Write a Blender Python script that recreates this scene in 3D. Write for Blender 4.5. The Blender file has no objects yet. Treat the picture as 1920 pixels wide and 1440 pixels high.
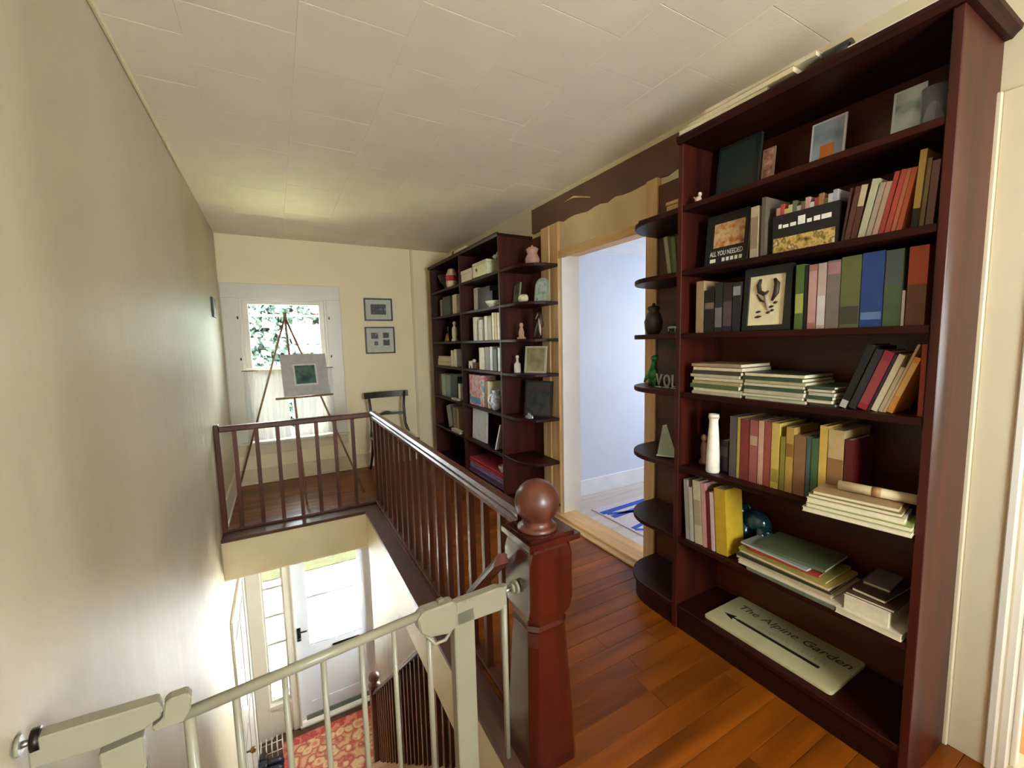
import bpy, bmesh, math, random
from mathutils import Vector, Matrix

random.seed(7)
SC = bpy.context.scene
COL = SC.collection

# ---------------------------------------------------------------- camera
F_PX, YAW, PITCH, ROLL, CAM_Z = 791.5, 0.508, 0.099, -0.023, 1.44
CAM = Vector((0.0, 0.0, CAM_Z))
_fw = Vector((math.sin(YAW) * math.cos(PITCH), math.cos(YAW) * math.cos(PITCH), -math.sin(PITCH)))
_r = Vector((math.cos(YAW), -math.sin(YAW), 0))
_u = _r.cross(_fw)
_r2 = math.cos(ROLL) * _r + math.sin(ROLL) * _u
_u2 = -math.sin(ROLL) * _r + math.cos(ROLL) * _u
cam_data = bpy.data.cameras.new('camera')
cam_data.sensor_fit = 'HORIZONTAL'
cam_data.sensor_width = 36.0
cam_data.lens = F_PX / 1920.0 * 36.0
cam_data.clip_start = 0.02
cam_data.clip_end = 200
cam = bpy.data.objects.new('camera', cam_data)
COL.objects.link(cam)
cam.matrix_world = Matrix(((_r2.x, _u2.x, -_fw.x, CAM.x), (_r2.y, _u2.y, -_fw.y, CAM.y),
                           (_r2.z, _u2.z, -_fw.z, CAM.z), (0, 0, 0, 1)))
SC.camera = cam

# ---------------------------------------------------------------- view, sky, daylight
SC.view_settings.view_transform = 'Standard'
SC.view_settings.look = 'None'
SC.view_settings.gamma = 1.0
SC.view_settings.use_curve_mapping = False
SC.view_settings.exposure = 1.55
SC.cycles.max_bounces = 10
SC.cycles.diffuse_bounces = 6
SC.cycles.transparent_max_bounces = 12
SC.cycles.sample_clamp_indirect = 60.0
SC.cycles.use_denoising = True

world = bpy.data.worlds.new('overcast_sky')
SC.world = world
world.use_nodes = True
_bg = world.node_tree.nodes['Background']
_bg.inputs[0].default_value = (0.90, 0.95, 1.0, 1)
_bg.inputs[1].default_value = 18.0

def area(name, loc, rot, sx, sy, power, col=(1, 1, 1), portal=False):
    d = bpy.data.lights.new(name, 'AREA')
    d.shape = 'RECTANGLE'; d.size = sx; d.size_y = sy; d.energy = power; d.color = col
    o = bpy.data.objects.new(name, d); COL.objects.link(o)
    o.location = loc; o.rotation_euler = rot
    if portal: d.cycles.is_portal = True
    return o
H = math.pi / 2
# sky portals in the openings that the camera sees
area('portal_upper_window', (0.12, 5.31, 1.2), (-H, 0, 0), 0.82, 1.5, 1, portal=True)
area('portal_front_door', (0.41, 5.31, -1.5), (-H, 0, 0), 0.58, 1.1, 1, portal=True)
area('portal_sidelight', (-0.21, 5.31, -1.7), (-H, 0, 0), 0.2, 1.65, 1, portal=True)
# ... and in the windows of the neighbouring rooms, and the entrance
area('portal_side_room', (4.39, 2.0, 1.35), (0, H, 0), 0.56, 0.38, 1, portal=True)
area('portal_near_room', (4.49, -0.6, 1.3), (0, H, 0), 0.9, 0.8, 1, portal=True)
area('portal_fill_window', (0.75, -1.69, 1.5), (H, 0, 0), 1.0, 1.1, 1, portal=True)  # portal in the fill window added behind the camera
area('portal_entrance_side', (1.66, 4.6, -1.5), (0, H, 0), 1.1, 0.6, 1, portal=True)
sun_d = bpy.data.lights.new('sun', 'SUN'); sun_d.energy = 600.0; sun_d.angle = 0.02; sun_d.color = (1.0, 0.97, 0.95)
sun = bpy.data.objects.new('sun', sun_d); COL.objects.link(sun)
sun.rotation_euler = Vector((0.60, -0.14, -0.80)).to_track_quat('-Z', 'Y').to_euler()

# ---------------------------------------------------------------- pixel helpers (photo frame 1920 x 1440)
def ray(px, py):
    return _fw + _r2 * ((px - 960) / F_PX) - _u2 * ((py - 720) / F_PX)
def at_x(x, px, py):
    d = ray(px, py); return CAM + d * ((x - CAM.x) / d.x)
def at_y(y, px, py):
    d = ray(px, py); return CAM + d * ((y - CAM.y) / d.y)
def at_z(z, px, py):
    d = ray(px, py); return CAM + d * ((z - CAM.z) / d.z)
def y_of(px, x, z):
    c = _r2 - _fw * ((px - 960) / F_PX)
    return CAM.y - ((x - CAM.x) * c.x + (z - CAM.z) * c.z) / c.y
def x_of(px, y, z):
    c = _r2 - _fw * ((px - 960) / F_PX)
    return CAM.x - ((y - CAM.y) * c.y + (z - CAM.z) * c.z) / c.x

# ---------------------------------------------------------------- materials
MATS = {}
def lin(c):
    return tuple(((v / 255) / 12.92 if v / 255 <= 0.04045 else ((v / 255 + 0.055) / 1.055) ** 2.4) for v in c)
def _new(name):
    m = bpy.data.materials.new(name); m.use_nodes = True
    nt = m.node_tree; b = nt.nodes['Principled BSDF']
    return m, nt, b
def paint(name, rgb, rough=0.5, var=0.06, scale=6.0, bump=0.05, bscale=60.0, stretch=(1, 1, 1), coat=0.0, spec=0.5):
    """painted or plain surface with faint mottling and fine relief"""
    if name in MATS: return MATS[name]
    m, nt, b = _new(name); N, L = nt.nodes, nt.links
    c = lin(rgb)
    tc = N.new('ShaderNodeTexCoord'); mp = N.new('ShaderNodeMapping'); mp.inputs['Scale'].default_value = stretch
    L.new(tc.outputs['Object'], mp.inputs[0])
    n = N.new('ShaderNodeTexNoise'); n.inputs['Scale'].default_value = scale; n.inputs['Detail'].default_value = 4
    L.new(mp.outputs[0], n.inputs['Vector'])
    rp = N.new('ShaderNodeValToRGB')
    rp.color_ramp.elements[0].position = 0.3; rp.color_ramp.elements[1].position = 0.7
    rp.color_ramp.elements[0].color = tuple(v * (1 - var) for v in c) + (1,)
    rp.color_ramp.elements[1].color = tuple(min(1, v * (1 + var)) for v in c) + (1,)
    L.new(n.outputs['Fac'], rp.inputs[0]); L.new(rp.outputs[0], b.inputs['Base Color'])
    b.inputs['Roughness'].default_value = rough
    b.inputs['Specular IOR Level'].default_value = spec
    b.inputs['Coat Weight'].default_value = coat; b.inputs['Coat Roughness'].default_value = 0.12
    if bump:
        n2 = N.new('ShaderNodeTexNoise'); n2.inputs['Scale'].default_value = bscale; n2.inputs['Detail'].default_value = 3
        L.new(mp.outputs[0], n2.inputs['Vector'])
        bp = N.new('ShaderNodeBump'); bp.inputs['Strength'].default_value = bump; bp.inputs['Distance'].default_value = 0.02
        L.new(n2.outputs['Fac'], bp.inputs['Height']); L.new(bp.outputs[0], b.inputs['Normal'])
    MATS[name] = m; return m
def wood(name, dark, light, axis='z', scale=5.0, rough=0.35, coat=0.0, rnd=0.0, bump=0.04, spec=0.5):
    if name in MATS: return MATS[name]
    m, nt, b = _new(name); N, L = nt.nodes, nt.links
    tc = N.new('ShaderNodeTexCoord'); mp = N.new('ShaderNodeMapping')
    s = {'x': (0.08, 1, 1), 'y': (1, 0.08, 1), 'z': (1, 1, 0.08)}[axis]
    mp.inputs['Scale'].default_value = s
    oi = N.new('ShaderNodeObjectInfo')
    ad = N.new('ShaderNodeVectorMath'); ad.operation = 'ADD'
    sc_ = N.new('ShaderNodeVectorMath'); sc_.operation = 'SCALE'; sc_.inputs['Scale'].default_value = 7.0
    cx = N.new('ShaderNodeCombineXYZ')
    for k in range(3): L.new(oi.outputs['Random'], cx.inputs[k])
    L.new(cx.outputs[0], sc_.inputs[0]); L.new(mp.outputs[0], ad.inputs[0]); L.new(sc_.outputs[0], ad.inputs[1])
    L.new(tc.outputs['Object'], mp.inputs[0])
    n = N.new('ShaderNodeTexNoise'); n.inputs['Scale'].default_value = scale * 4; n.inputs['Detail'].default_value = 6
    n.inputs['Distortion'].default_value = 0.6
    L.new(ad.outputs[0], n.inputs['Vector'])
    rp = N.new('ShaderNodeValToRGB')
    rp.color_ramp.elements[0].position = 0.32; rp.color_ramp.elements[1].position = 0.72
    rp.color_ramp.elements[0].color = lin(dark) + (1,); rp.color_ramp.elements[1].color = lin(light) + (1,)
    L.new(n.outputs['Fac'], rp.inputs[0])
    out = rp.outputs[0]
    if rnd:
        hs = N.new('ShaderNodeHueSaturation'); mr = N.new('ShaderNodeMapRange')
        mr.inputs['To Min'].default_value = 1 - rnd; mr.inputs['To Max'].default_value = 1 + rnd
        L.new(oi.outputs['Random'], mr.inputs['Value']); L.new(mr.outputs[0], hs.inputs['Value'])
        L.new(out, hs.inputs['Color']); out = hs.outputs[0]
    L.new(out, b.inputs['Base Color'])
    b.inputs['Roughness'].default_value = rough; b.inputs['Specular IOR Level'].default_value = spec
    b.inputs['Coat Weight'].default_value = coat; b.inputs['Coat Roughness'].default_value = 0.18
    if bump:
        bp = N.new('ShaderNodeBump'); bp.inputs['Strength'].default_value = bump; bp.inputs['Distance'].default_value = 0.01
        L.new(n.outputs['Fac'], bp.inputs['Height']); L.new(bp.outputs[0], b.inputs['Normal'])
    MATS[name] = m; return m
def metal(name, rgb, rough=0.35):
    if name in MATS: return MATS[name]
    m = paint(name, rgb, rough, 0.03, 30, 0.02); m.node_tree.nodes['Principled BSDF'].inputs['Metallic'].default_value = 1.0
    return m
def glass_pane(name='window_glass', t=(0.93, 0.97, 0.95, 1)):
    if name in MATS: return MATS[name]
    m, nt, b = _new(name); N, L = nt.nodes, nt.links
    tr = N.new('ShaderNodeBsdfTransparent'); tr.inputs[0].default_value = t
    gl = N.new('ShaderNodeBsdfGlossy'); gl.inputs['Roughness'].default_value = 0.02
    fr = N.new('ShaderNodeFresnel'); fr.inputs[0].default_value = 1.45
    mx = N.new('ShaderNodeMixShader')
    L.new(fr.outputs[0], mx.inputs[0]); L.new(tr.outputs[0], mx.inputs[1]); L.new(gl.outputs[0], mx.inputs[2])
    L.new(mx.outputs[0], N['Material Output'].inputs['Surface'])
    N.remove(b); MATS[name] = m; return m
def sheer():
    if 'sheer_curtain' in MATS: return MATS['sheer_curtain']
    m, nt, b = _new('sheer_curtain'); N, L = nt.nodes, nt.links
    b.inputs['Base Color'].default_value = (0.85, 0.84, 0.82, 1); b.inputs['Roughness'].default_value = 0.9
    tl = N.new('ShaderNodeBsdfTranslucent'); tl.inputs[0].default_value = (0.30, 0.28, 0.27, 1)
    tp = N.new('ShaderNodeBsdfTransparent')
    m1 = N.new('ShaderNodeMixShader'); m1.inputs[0].default_value = 0.22
    m2 = N.new('ShaderNodeMixShader'); m2.inputs[0].default_value = 0.012
    L.new(b.outputs[0], m1.inputs[1]); L.new(tl.outputs[0], m1.inputs[2])
    L.new(m1.outputs[0], m2.inputs[1]); L.new(tp.outputs[0], m2.inputs[2])
    L.new(m2.outputs[0], N['Material Output'].inputs['Surface'])
    MATS['sheer_curtain'] = m; return m
def pattern(name, cols, scale=8.0, kind='voronoi', rough=0.8, detail=2.0):
    """multi-colour procedural print (rug, marbled paper, photographs)"""
    if name in MATS: return MATS[name]
    m, nt, b = _new(name); N, L = nt.nodes, nt.links
    tc = N.new('ShaderNodeTexCoord')
    if kind == 'voronoi':
        t = N.new('ShaderNodeTexVoronoi'); t.inputs['Scale'].default_value = scale
        n = N.new('ShaderNodeTexNoise'); n.inputs['Scale'].default_value = scale * 0.6; n.inputs['Detail'].default_value = detail
        L.new(tc.outputs['Object'], t.inputs['Vector']); L.new(tc.outputs['Object'], n.inputs['Vector'])
        mt = N.new('ShaderNodeMath'); mt.operation = 'ADD'
        m2 = N.new('ShaderNodeMath'); m2.operation = 'MULTIPLY'; m2.inputs[1].default_value = 0.45
        L.new(t.outputs['Distance'], m2.inputs[0]); L.new(m2.outputs[0], mt.inputs[0])
        m3 = N.new('ShaderNodeMath'); m3.operation = 'MULTIPLY'; m3.inputs[1].default_value = 0.75
        L.new(n.outputs['Fac'], m3.inputs[0]); L.new(m3.outputs[0], mt.inputs[1]); fac = mt.outputs[0]
    else:
        t = N.new('ShaderNodeTexNoise'); t.inputs['Scale'].default_value = scale; t.inputs['Detail'].default_value = detail
        L.new(tc.outputs['Object'], t.inputs['Vector']); fac = t.outputs['Fac']
    rp = N.new('ShaderNodeValToRGB'); el = rp.color_ramp.elements
    while len(el) < len(cols): el.new(0.5)
    for i, c in enumerate(cols):
        el[i].position = 0.28 + 0.44 * i / max(1, len(cols) - 1); el[i].color = lin(c) + (1,)
    L.new(fac, rp.inputs[0]); L.new(rp.outputs[0], b.inputs['Base Color'])
    b.inputs['Roughness'].default_value = rough
    MATS[name] = m; return m
def flat(rgb, rough=0.55):
    return paint('colour_%d_%d_%d' % tuple(rgb) + ('' if rough == 0.55 else '_r%d' % int(rough * 100)), rgb, rough, 0.10, 25, 0.0)

# ---------------------------------------------------------------- mesh builder
class MB:
    def __init__(s): s.v, s.f, s.sm = [], [], []
    def add(s, vs, fs, smooth=False):
        k = len(s.v); s.v += [tuple(p) for p in vs]; s.f += [tuple(i + k for i in f) for f in fs]; s.sm += [smooth] * len(fs); return s
    def box(s, x0, x1, y0, y1, z0, z1, M=None):
        x0, x1 = sorted((x0, x1)); y0, y1 = sorted((y0, y1)); z0, z1 = sorted((z0, z1))
        vs = [Vector(p) for p in ((x0, y0, z0), (x1, y0, z0), (x1, y1, z0), (x0, y1, z0), (x0, y0, z1), (x1, y0, z1), (x1, y1, z1), (x0, y1, z1))]
        if M: vs = [M @ p for p in vs]
        return s.add(vs, [(0, 3, 2, 1), (4, 5, 6, 7), (0, 1, 5, 4), (1, 2, 6, 5), (2, 3, 7, 6), (3, 0, 4, 7)])
    def tube(s, pts, rads, seg=10, cap=True, sy=1.0):
        """tube through points with a radius at each"""
        pts = [Vector(p) for p in pts]; n = len(pts); rings = []
        if not isinstance(rads, (list, tuple)): rads = [rads] * n
        up = None; vs = []
        for i in range(n):
            t = (pts[min(i + 1, n - 1)] - pts[max(i - 1, 0)]).normalized()
            if up is None:
                up = Vector((0, 0, 1)) if abs(t.z) < 0.9 else Vector((1, 0, 0))
            a = t.cross(up).normalized(); b = a.cross(t).normalized(); up = b
            for k in range(seg):
                an = 2 * math.pi * k / seg
                vs.append(pts[i] + a * (math.cos(an) * rads[i]) + b * (math.sin(an) * rads[i] * sy))
        fs = [(i * seg + k, i * seg + (k + 1) % seg, (i + 1) * seg + (k + 1) % seg, (i + 1) * seg + k) for i in range(n - 1) for k in range(seg)]
        s.add(vs, fs, True)
        if cap:
            s.add(vs[:seg], [tuple(range(seg - 1, -1, -1))]); s.add(vs[-seg:], [tuple(range(seg))])
        return s
    def lathe(s, prof, c=(0, 0, 0), seg=20, M=None):
        """profile [(r, z), ...] turned about a vertical axis through c"""
        vs = []; c = Vector(c)
        for r, z in prof:
            for k in range(seg):
                a = 2 * math.pi * k / seg; vs.append(c + Vector((r * math.cos(a), r * math.sin(a), z)))
        if M: vs = [M @ p for p in vs]
        n = len(prof)
        fs = [(i * seg + k, i * seg + (k + 1) % seg, (i + 1) * seg + (k + 1) % seg, (i + 1) * seg + k) for i in range(n - 1) for k in range(seg)]
        s.add(vs, fs, True); s.add(vs[:seg], [tuple(range(seg - 1, -1, -1))]); s.add(vs[-seg:], [tuple(range(seg))])
        return s
    def prism(s, poly, z0, z1, M=None):
        """polygon in xy, extruded in z (use M to stand it up)"""
        n = len(poly); vs = [Vector((p[0], p[1], z)) for z in (z0, z1) for p in poly]
        if M: vs = [M @ p for p in vs]
        fs = [tuple(range(n - 1, -1, -1)), tuple(range(n, 2 * n))] + [(i, (i + 1) % n, n + (i + 1) % n, n + i) for i in range(n)]
        return s.add(vs, fs)
    def build(s, name, mat, parent=None, bevel=0.0, origin=None):
        """link the collected geometry as ONE mesh object; world coordinates become local to parent / origin"""
        me = bpy.data.meshes.new(name)
        off = Vector(parent_origin(parent)) if parent else Vector(origin or (0, 0, 0))
        me.from_pydata([tuple(Vector(p) - off) for p in s.v], [], s.f)
        me.polygons.foreach_set('use_smooth', s.sm)
        bm = bmesh.new(); bm.from_mesh(me)
        bmesh.ops.remove_doubles(bm, verts=bm.verts, dist=1e-5)
        bmesh.ops.recalc_face_normals(bm, faces=bm.faces)
        if bevel:
            bmesh.ops.bevel(bm, geom=[e for e in bm.edges if len(e.link_faces) == 2 and e.calc_face_angle(0) > 0.6], offset=bevel, segments=1, affect='EDGES', profile=0.5)
        bm.to_mesh(me); bm.free()
        if mat: me.materials.append(mat)
        o = bpy.data.objects.new(name, me); COL.objects.link(o)
        if parent: o.parent = parent
        else: o.location = off
        return o
ORIG = {}
def parent_origin(p):
    return ORIG.get(p.name, (0, 0, 0))
def tag(o, label, cat, group=None, kind=None):
    if label: o['label'] = label
    if cat: o['category'] = cat
    if group: o['group'] = group
    if kind: o['kind'] = kind
    return o
def thing(name, label, cat, loc=(0, 0, 0), group=None, kind=None):
    o = bpy.data.objects.new(name, None); COL.objects.link(o); o.empty_display_size = 0.05
    o.location = loc; ORIG[o.name] = tuple(loc)
    return tag(o, label, cat, group, kind)
def struct(o, label, cat):
    return tag(o, label, cat, None, 'structure')
def sub(o, parent):
    """make an object built in world coordinates a sub-part of a part whose own origin is its thing's"""
    o.parent = parent; return o
def box_obj(name, mat, parent, *b, bevel=0.0):
    return MB().box(*b).build(name, mat, parent, bevel)
def subbox(name, mat, root, part, *b, bevel=0.0):
    """sub-part of a part: same local frame as the thing"""
    o = MB().box(*b).build(name, mat, root, bevel); o.parent = part; return o

# ---------------------------------------------------------------- main dimensions (metres, hall floor at z = 0)
XL, XW, XB = -0.453, 1.982, 1.652
YF, YBACK, ZC, ZLOW = 5.167, -1.7, 2.579, -2.95
XEDGE, YEDGE = 0.59, 3.735
XRAIL, YRAIL = 0.735, 3.90
Y0, Y1 = 0.462, 1.345
SZ = [2.035, 1.748, 1.462, 1.187, 0.83, 0.475, 0.122]
TOPZ = 2.305

# materials used all over
WALLP = paint('cream_wall_paint', (206, 190, 158), 0.42, 0.03, 2.0, 0.05, 14, (1, 1, 0.4))
LEFTP = paint('glossy_cream_wall_paint', (190, 176, 150), 0.44, 0.03, 1.5, 0.35, 7, (1, 1, 0.16), spec=0.35)
FARP = paint('yellow_cream_wall_paint', (242, 224, 184), 0.5, 0.03, 2.0, 0.03, 20)
CEILP = paint('cream_ceiling_tile', (238, 224, 204), 0.6, 0.03, 4.0, 0.06, 90)
TRIMP = paint('white_trim_paint', (222, 214, 200), 0.35, 0.03, 3.0, 0.03, 30)
CREAMT = paint('cream_trim_paint', (224, 208, 170), 0.4, 0.03, 3.0, 0.03, 30)
MAHOG = wood('mahogany', (40, 9, 4), (74, 22, 9), 'z', 4.0, 0.45, 0.08, spec=0.3)
MAHOGH = wood('mahogany_shelf_shaded', (28, 6, 2), (54, 14, 6), 'y', 4.0, 0.45, 0.0, spec=0.22)  # darker than the uprights: shade inside the bookcases put into the colour
MAHRAIL = wood('mahogany_rail', (68, 28, 14), (108, 56, 36), 'z', 5.0, 0.45, 0.25)
PINE = wood('raw_pine', (196, 152, 98), (226, 190, 138), 'z', 5.0, 0.6)
PINEH = wood('raw_pine_horizontal', (196, 152, 98), (226, 190, 138), 'y', 5.0, 0.6)
OAKF = wood('floor_oak', (92, 42, 4), (142, 74, 14), 'x', 3.0, 0.36, 0.0, 0.14, spec=0.3)
BLUEW = paint('pale_blue_wall_paint', (214, 222, 236), 0.6, 0.02, 2.0, 0.03, 20)
LEDGEP = paint('brown_floor_paint', (92, 62, 52), 0.3, 0.05, 4, 0.03, 30)
GATEP = paint('white_gate_enamel', (146, 139, 118), 0.35, 0.03, 10, 0.0)
DARKM = metal('dark_iron', (60, 54, 50), 0.4)
STEEL = metal('steel', (170, 166, 160), 0.3)
BRASS = metal('aged_brass', (150, 120, 70), 0.35)
PAPER = paint('paper_edge', (206, 192, 160), 0.8, 0.08, 60, 0.0)

# ================================================================ THE SETTING
def wall_cells(mb, axis, a0, a1, u0, u1, v0, v1, holes):
    """wall slab between a0 and a1 on the given axis; u = the other horizontal axis, v = z; holes are (u0, u1, v0, v1)"""
    us = sorted({u0, u1} | {h[0] for h in holes} | {h[1] for h in holes})
    vs = sorted({v0, v1} | {h[2] for h in holes} | {h[3] for h in holes})
    us = [u for u in us if u0 <= u <= u1]; vs = [v for v in vs if v0 <= v <= v1]
    for i in range(len(us) - 1):
        for j in range(len(vs) - 1):
            cu, cv = (us[i] + us[i + 1]) / 2, (vs[j] + vs[j + 1]) / 2
            if any(h[0] < cu < h[1] and h[2] < cv < h[3] for h in holes): continue
            if axis == 'x': mb.box(a0, a1, us[i], us[i + 1], vs[j], vs[j + 1])
            else: mb.box(us[i], us[i + 1], a0, a1, vs[j], vs[j + 1])
    return mb
# openings
WIN = (-0.29, 0.526, 0.45, 1.95)           # upper window: x0, x1, z0, z1
DOORH = (-0.02, 0.83, -2.93, -0.86)        # front door
SIDEH = (-0.315, -0.105, -2.56, -0.86)     # sidelight
DW = (1.85, 2.745, 0.0, 2.12)              # doorway in the bookcase wall: y0, y1, z0, z1
ND = (-0.52, 0.335, 0.0, 2.06)             # door opening beside the wide bookcase

struct(box_obj('wall_left', LEFTP, None, XL - 0.12, XL, YBACK, YF + 0.13, ZLOW - 0.1, ZC + 0.05),
       'tall glossy cream wall running along the whole stairwell', 'wall')
struct(wall_cells(MB(), 'y', YF, YF + 0.14, XL, XW + 0.15, -0.3, ZC + 0.05, [WIN]).build('wall_far', FARP),
       'yellowish cream wall with the curtained window and two framed pictures', 'wall')
struct(wall_cells(MB(), 'y', YF, YF + 0.14, XL, XW + 0.15, ZLOW - 0.1, -0.3, [DOORH, SIDEH]).build('wall_entrance', TRIMP),
       'white entrance wall around the front door at the foot of the stairs', 'wall')
struct(wall_cells(MB(), 'x', XW, XW + 0.15, YBACK, YF, -0.3, ZC + 0.05, [DW, ND]).build('wall_right', WALLP),
       'cream wall behind the two bookcases with the pine doorway', 'wall')
BW = (0.25, 1.25, 0.95, 2.05)  # opening of the added fill window, out of view
struct(wall_cells(MB(), 'y', YBACK - 0.14, YBACK, XL - 0.12, XW + 0.15, -0.3, ZC + 0.05, [BW]).build('wall_back', WALLP),
       'cream landing wall with the added fill window', 'wall')

# ---- floor with planks (boards run across the hall)
slab = MB()
slab.box(0.70, XW, YBACK, YF, -0.29, -0.022); slab.box(XL, 0.70, YRAIL, YF, -0.29, -0.022); slab.box(XL, 0.70, YBACK, 1.10, -0.29, -0.022)
slab.box(XEDGE + 0.012, 0.70, 1.10, YRAIL, -0.29, -0.022); slab.box(XL, XEDGE + 0.012, YEDGE + 0.012, YRAIL, -0.29, -0.022)
floor = slab.build('floor', wood('subfloor', (70, 44, 24), (90, 58, 32), 'x'))
struct(floor, 'amber oak strip floor of the upstairs hall', 'floor')
PW = 0.0915
def plank(x0, x1, y0, y1):
    box_obj('plank', OAKF, floor, x0 + 0.0008, x1 - 0.0008, y0 + 0.0008, y1 - 0.0008, -0.022, 0.0, bevel=0.0007)
y = YBACK
row = 0
while y < YF - 0.01:
    y1 = min(y + PW, YF)
    xa = 0.70 if 1.10 <= y < YRAIL - 0.02 else XL
    cuts = [xa]
    x = xa + random.uniform(0.5, 1.3)
    while x < XW - 0.35:
        cuts.append(x); x += random.uniform(0.7, 1.5)
    cuts.append(XW)
    for i in range(len(cuts) - 1): plank(cuts[i], cuts[i + 1], y, y1)
    y = y1; row += 1
# brown-painted border boards along the stairwell and cream fascia under them
ledge = MB()
ledge.box(XEDGE, 0.70, 1.10, YRAIL, -0.022, 0.004)
ledge.box(XL, XEDGE, YEDGE, YRAIL, -0.022, 0.004)
struct(ledge.build('trim_1', LEDGEP, None, 0.004), 'brown painted border board around the stairwell opening', 'trim')
fas = MB()
fas.box(XEDGE + 0.002, XEDGE + 0.014, 1.10, YEDGE + 0.014, -0.31, -0.022)
fas.box(XL, XEDGE + 0.002, YEDGE + 0.002, YEDGE + 0.014, -0.31, -0.022)
struct(fas.build('trim_2', CREAMT), 'cream fascia below the stairwell border board', 'trim')
# under side of the hall floor = ceiling of the entrance
low = MB()
low.box(XEDGE + 0.014, 1.74, 1.10, YF, -0.325, -0.295); low.box(XL, XEDGE + 0.014, YEDGE + 0.014, YF, -0.325, -0.295); low.box(XL, 1.74, YBACK, 1.10, -0.325, -0.295)
struct(low.build('ceiling_entrance', CEILP), 'cream ceiling over the entrance hall below', 'ceiling')

# ---- ceiling of staggered square tiles
ceil = box_obj('ceiling', CEILP, None, XL - 0.1, XW + 0.15, YBACK - 0.1, YF + 0.1, ZC + 0.013, ZC + 0.06)
struct(ceil, 'cream ceiling laid with staggered square tiles', 'ceiling')
xs = [XL, -0.215, 0.145, 0.51, 0.87, 1.23, 1.59, XW]
for k in range(len(xs) - 1):
    ph = 2.19 if k % 2 else 2.015
    y = ph - 0.362 * math.ceil((ph - YBACK) / 0.362)
    while y < YF:
        a, b = max(y, YBACK), min(y + 0.362, YF)
        if b - a > 0.02:
            dz = random.uniform(0, 0.0007)
            box_obj('tile', CEILP, ceil, xs[k] + 0.0002, xs[k + 1] - 0.0002, a + 0.0012, b - 0.0012, ZC + dz, ZC + 0.013, bevel=0.0008)
        y += 0.362
# ---- small trims
struct(MB().box(XL, XL + 0.016, YBACK, 3.55, ZC - 0.018, ZC).build('trim_3', CREAMT, None, 0.004), 'thin cream moulding between left wall and ceiling', 'trim')
struct(box_obj('trim_4', CREAMT, None, 1.497, 1.524, YF - 0.022, YF, 0.0, ZC), 'narrow cream batten running up the far wall', 'trim')
struct(MB().box(XL, 1.497, YF - 0.02, YF, 0, 0.16).box(XL, 1.497, YF - 0.034, YF - 0.02, 0, 0.018).build('baseboard_far', CREAMT, None, 0.003), 'cream baseboard along the far wall', 'baseboard')
struct(MB().box(XL, XL + 0.018, YRAIL, YF - 0.02, 0, 0.19).box(XL + 0.018, XL + 0.03, YRAIL, YF - 0.034, 0, 0.02).build('baseboard_left', TRIMP, None, 0.003), 'white baseboard on the left wall past the railing', 'baseboard')
# brown painted band above the doorway, with bare plasterboard below it
BROWNB = paint('brown_wall_band', (98, 62, 44), 0.5, 0.12, 5, 0.05, 30)
band = MB()
P = [(1.36, 2.352)]
yy = 1.36
while yy < 3.12:
    P.append((yy, 2.352 + random.uniform(-0.014, 0.012))); yy += 0.07
P.append((3.14, 2.352)); P += [(3.14, 2.545), (1.36, 2.545)]
M_yz = Matrix(((0, 0, 1, 0), (1, 0, 0, 0), (0, 1, 0, 0), (0, 0, 0, 1)))   # (a, b, c) -> (x=c, y=a, z=b)
band.prism(P, XW - 0.006, XW, M_yz)
struct(band.build('trim_5', BROWNB), 'brown painted band with ragged lower edge above the doorway', 'trim')
drywall = paint('bare_plasterboard', (206, 184, 142), 0.8, 0.12, 4, 0.06, 25)
struct(box_obj('trim_6', drywall, None, XW - 0.004, XW, 1.76, 2.96, 2.12, 2.36), 'bare tan plasterboard strip over the doorway', 'trim')
spl = MB().tube([(XW - 0.012, 2.66, 2.475), (XW - 0.05, 2.50, 2.46), (XW - 0.02, 2.36, 2.42)], [0.004, 0.007, 0.003], 6)
tag(spl.build('wood_splinter', PINE, origin=(XW - 0.02, 2.5, 2.46)), 'loose pale splinter hanging from the brown band over the doorway', 'splinter')

# ---- pine door frame
dr = thing('door_1', 'raw pine frame of the doorway between the bookcases', 'door frame', (XW, 2.3, 0), kind='structure')
box_obj('casing', PINE, dr, XW - 0.024, XW, 2.745, 2.845, 0.0, 2.345, bevel=0.003)
box_obj('casing', PINE, dr, XW - 0.034, XW, 2.853, 2.965, 0.0, 2.345, bevel=0.003)
box_obj('casing', PINE, dr, XW - 0.026, XW, 1.765, 1.85, 0.0, 2.352, bevel=0.003)
box_obj('head_board', PINEH, dr, XW - 0.02, XW, 1.85, 2.745, 2.075, 2.135, bevel=0.003)
box_obj('jamb', TRIMP, dr, XW, XW + 0.17, 2.725, 2.745, 0.0, 2.12)
box_obj('jamb', PINE, dr, XW, XW + 0.16, 1.85, 1.87, 0.0, 2.12)
box_obj('head_jamb', PINEH, dr, XW, XW + 0.16, 1.87, 2.725, 2.10, 2.12)
box_obj('threshold', PINEH, dr, XW - 0.06, XW + 0.12, 1.85, 2.80, 0.0, 0.035, bevel=0.004)
box_obj('threshold_strip', PINEH, dr, XW - 0.10, XW - 0.06, 1.80, 2.80, 0.0, 0.018, bevel=0.004)

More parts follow.
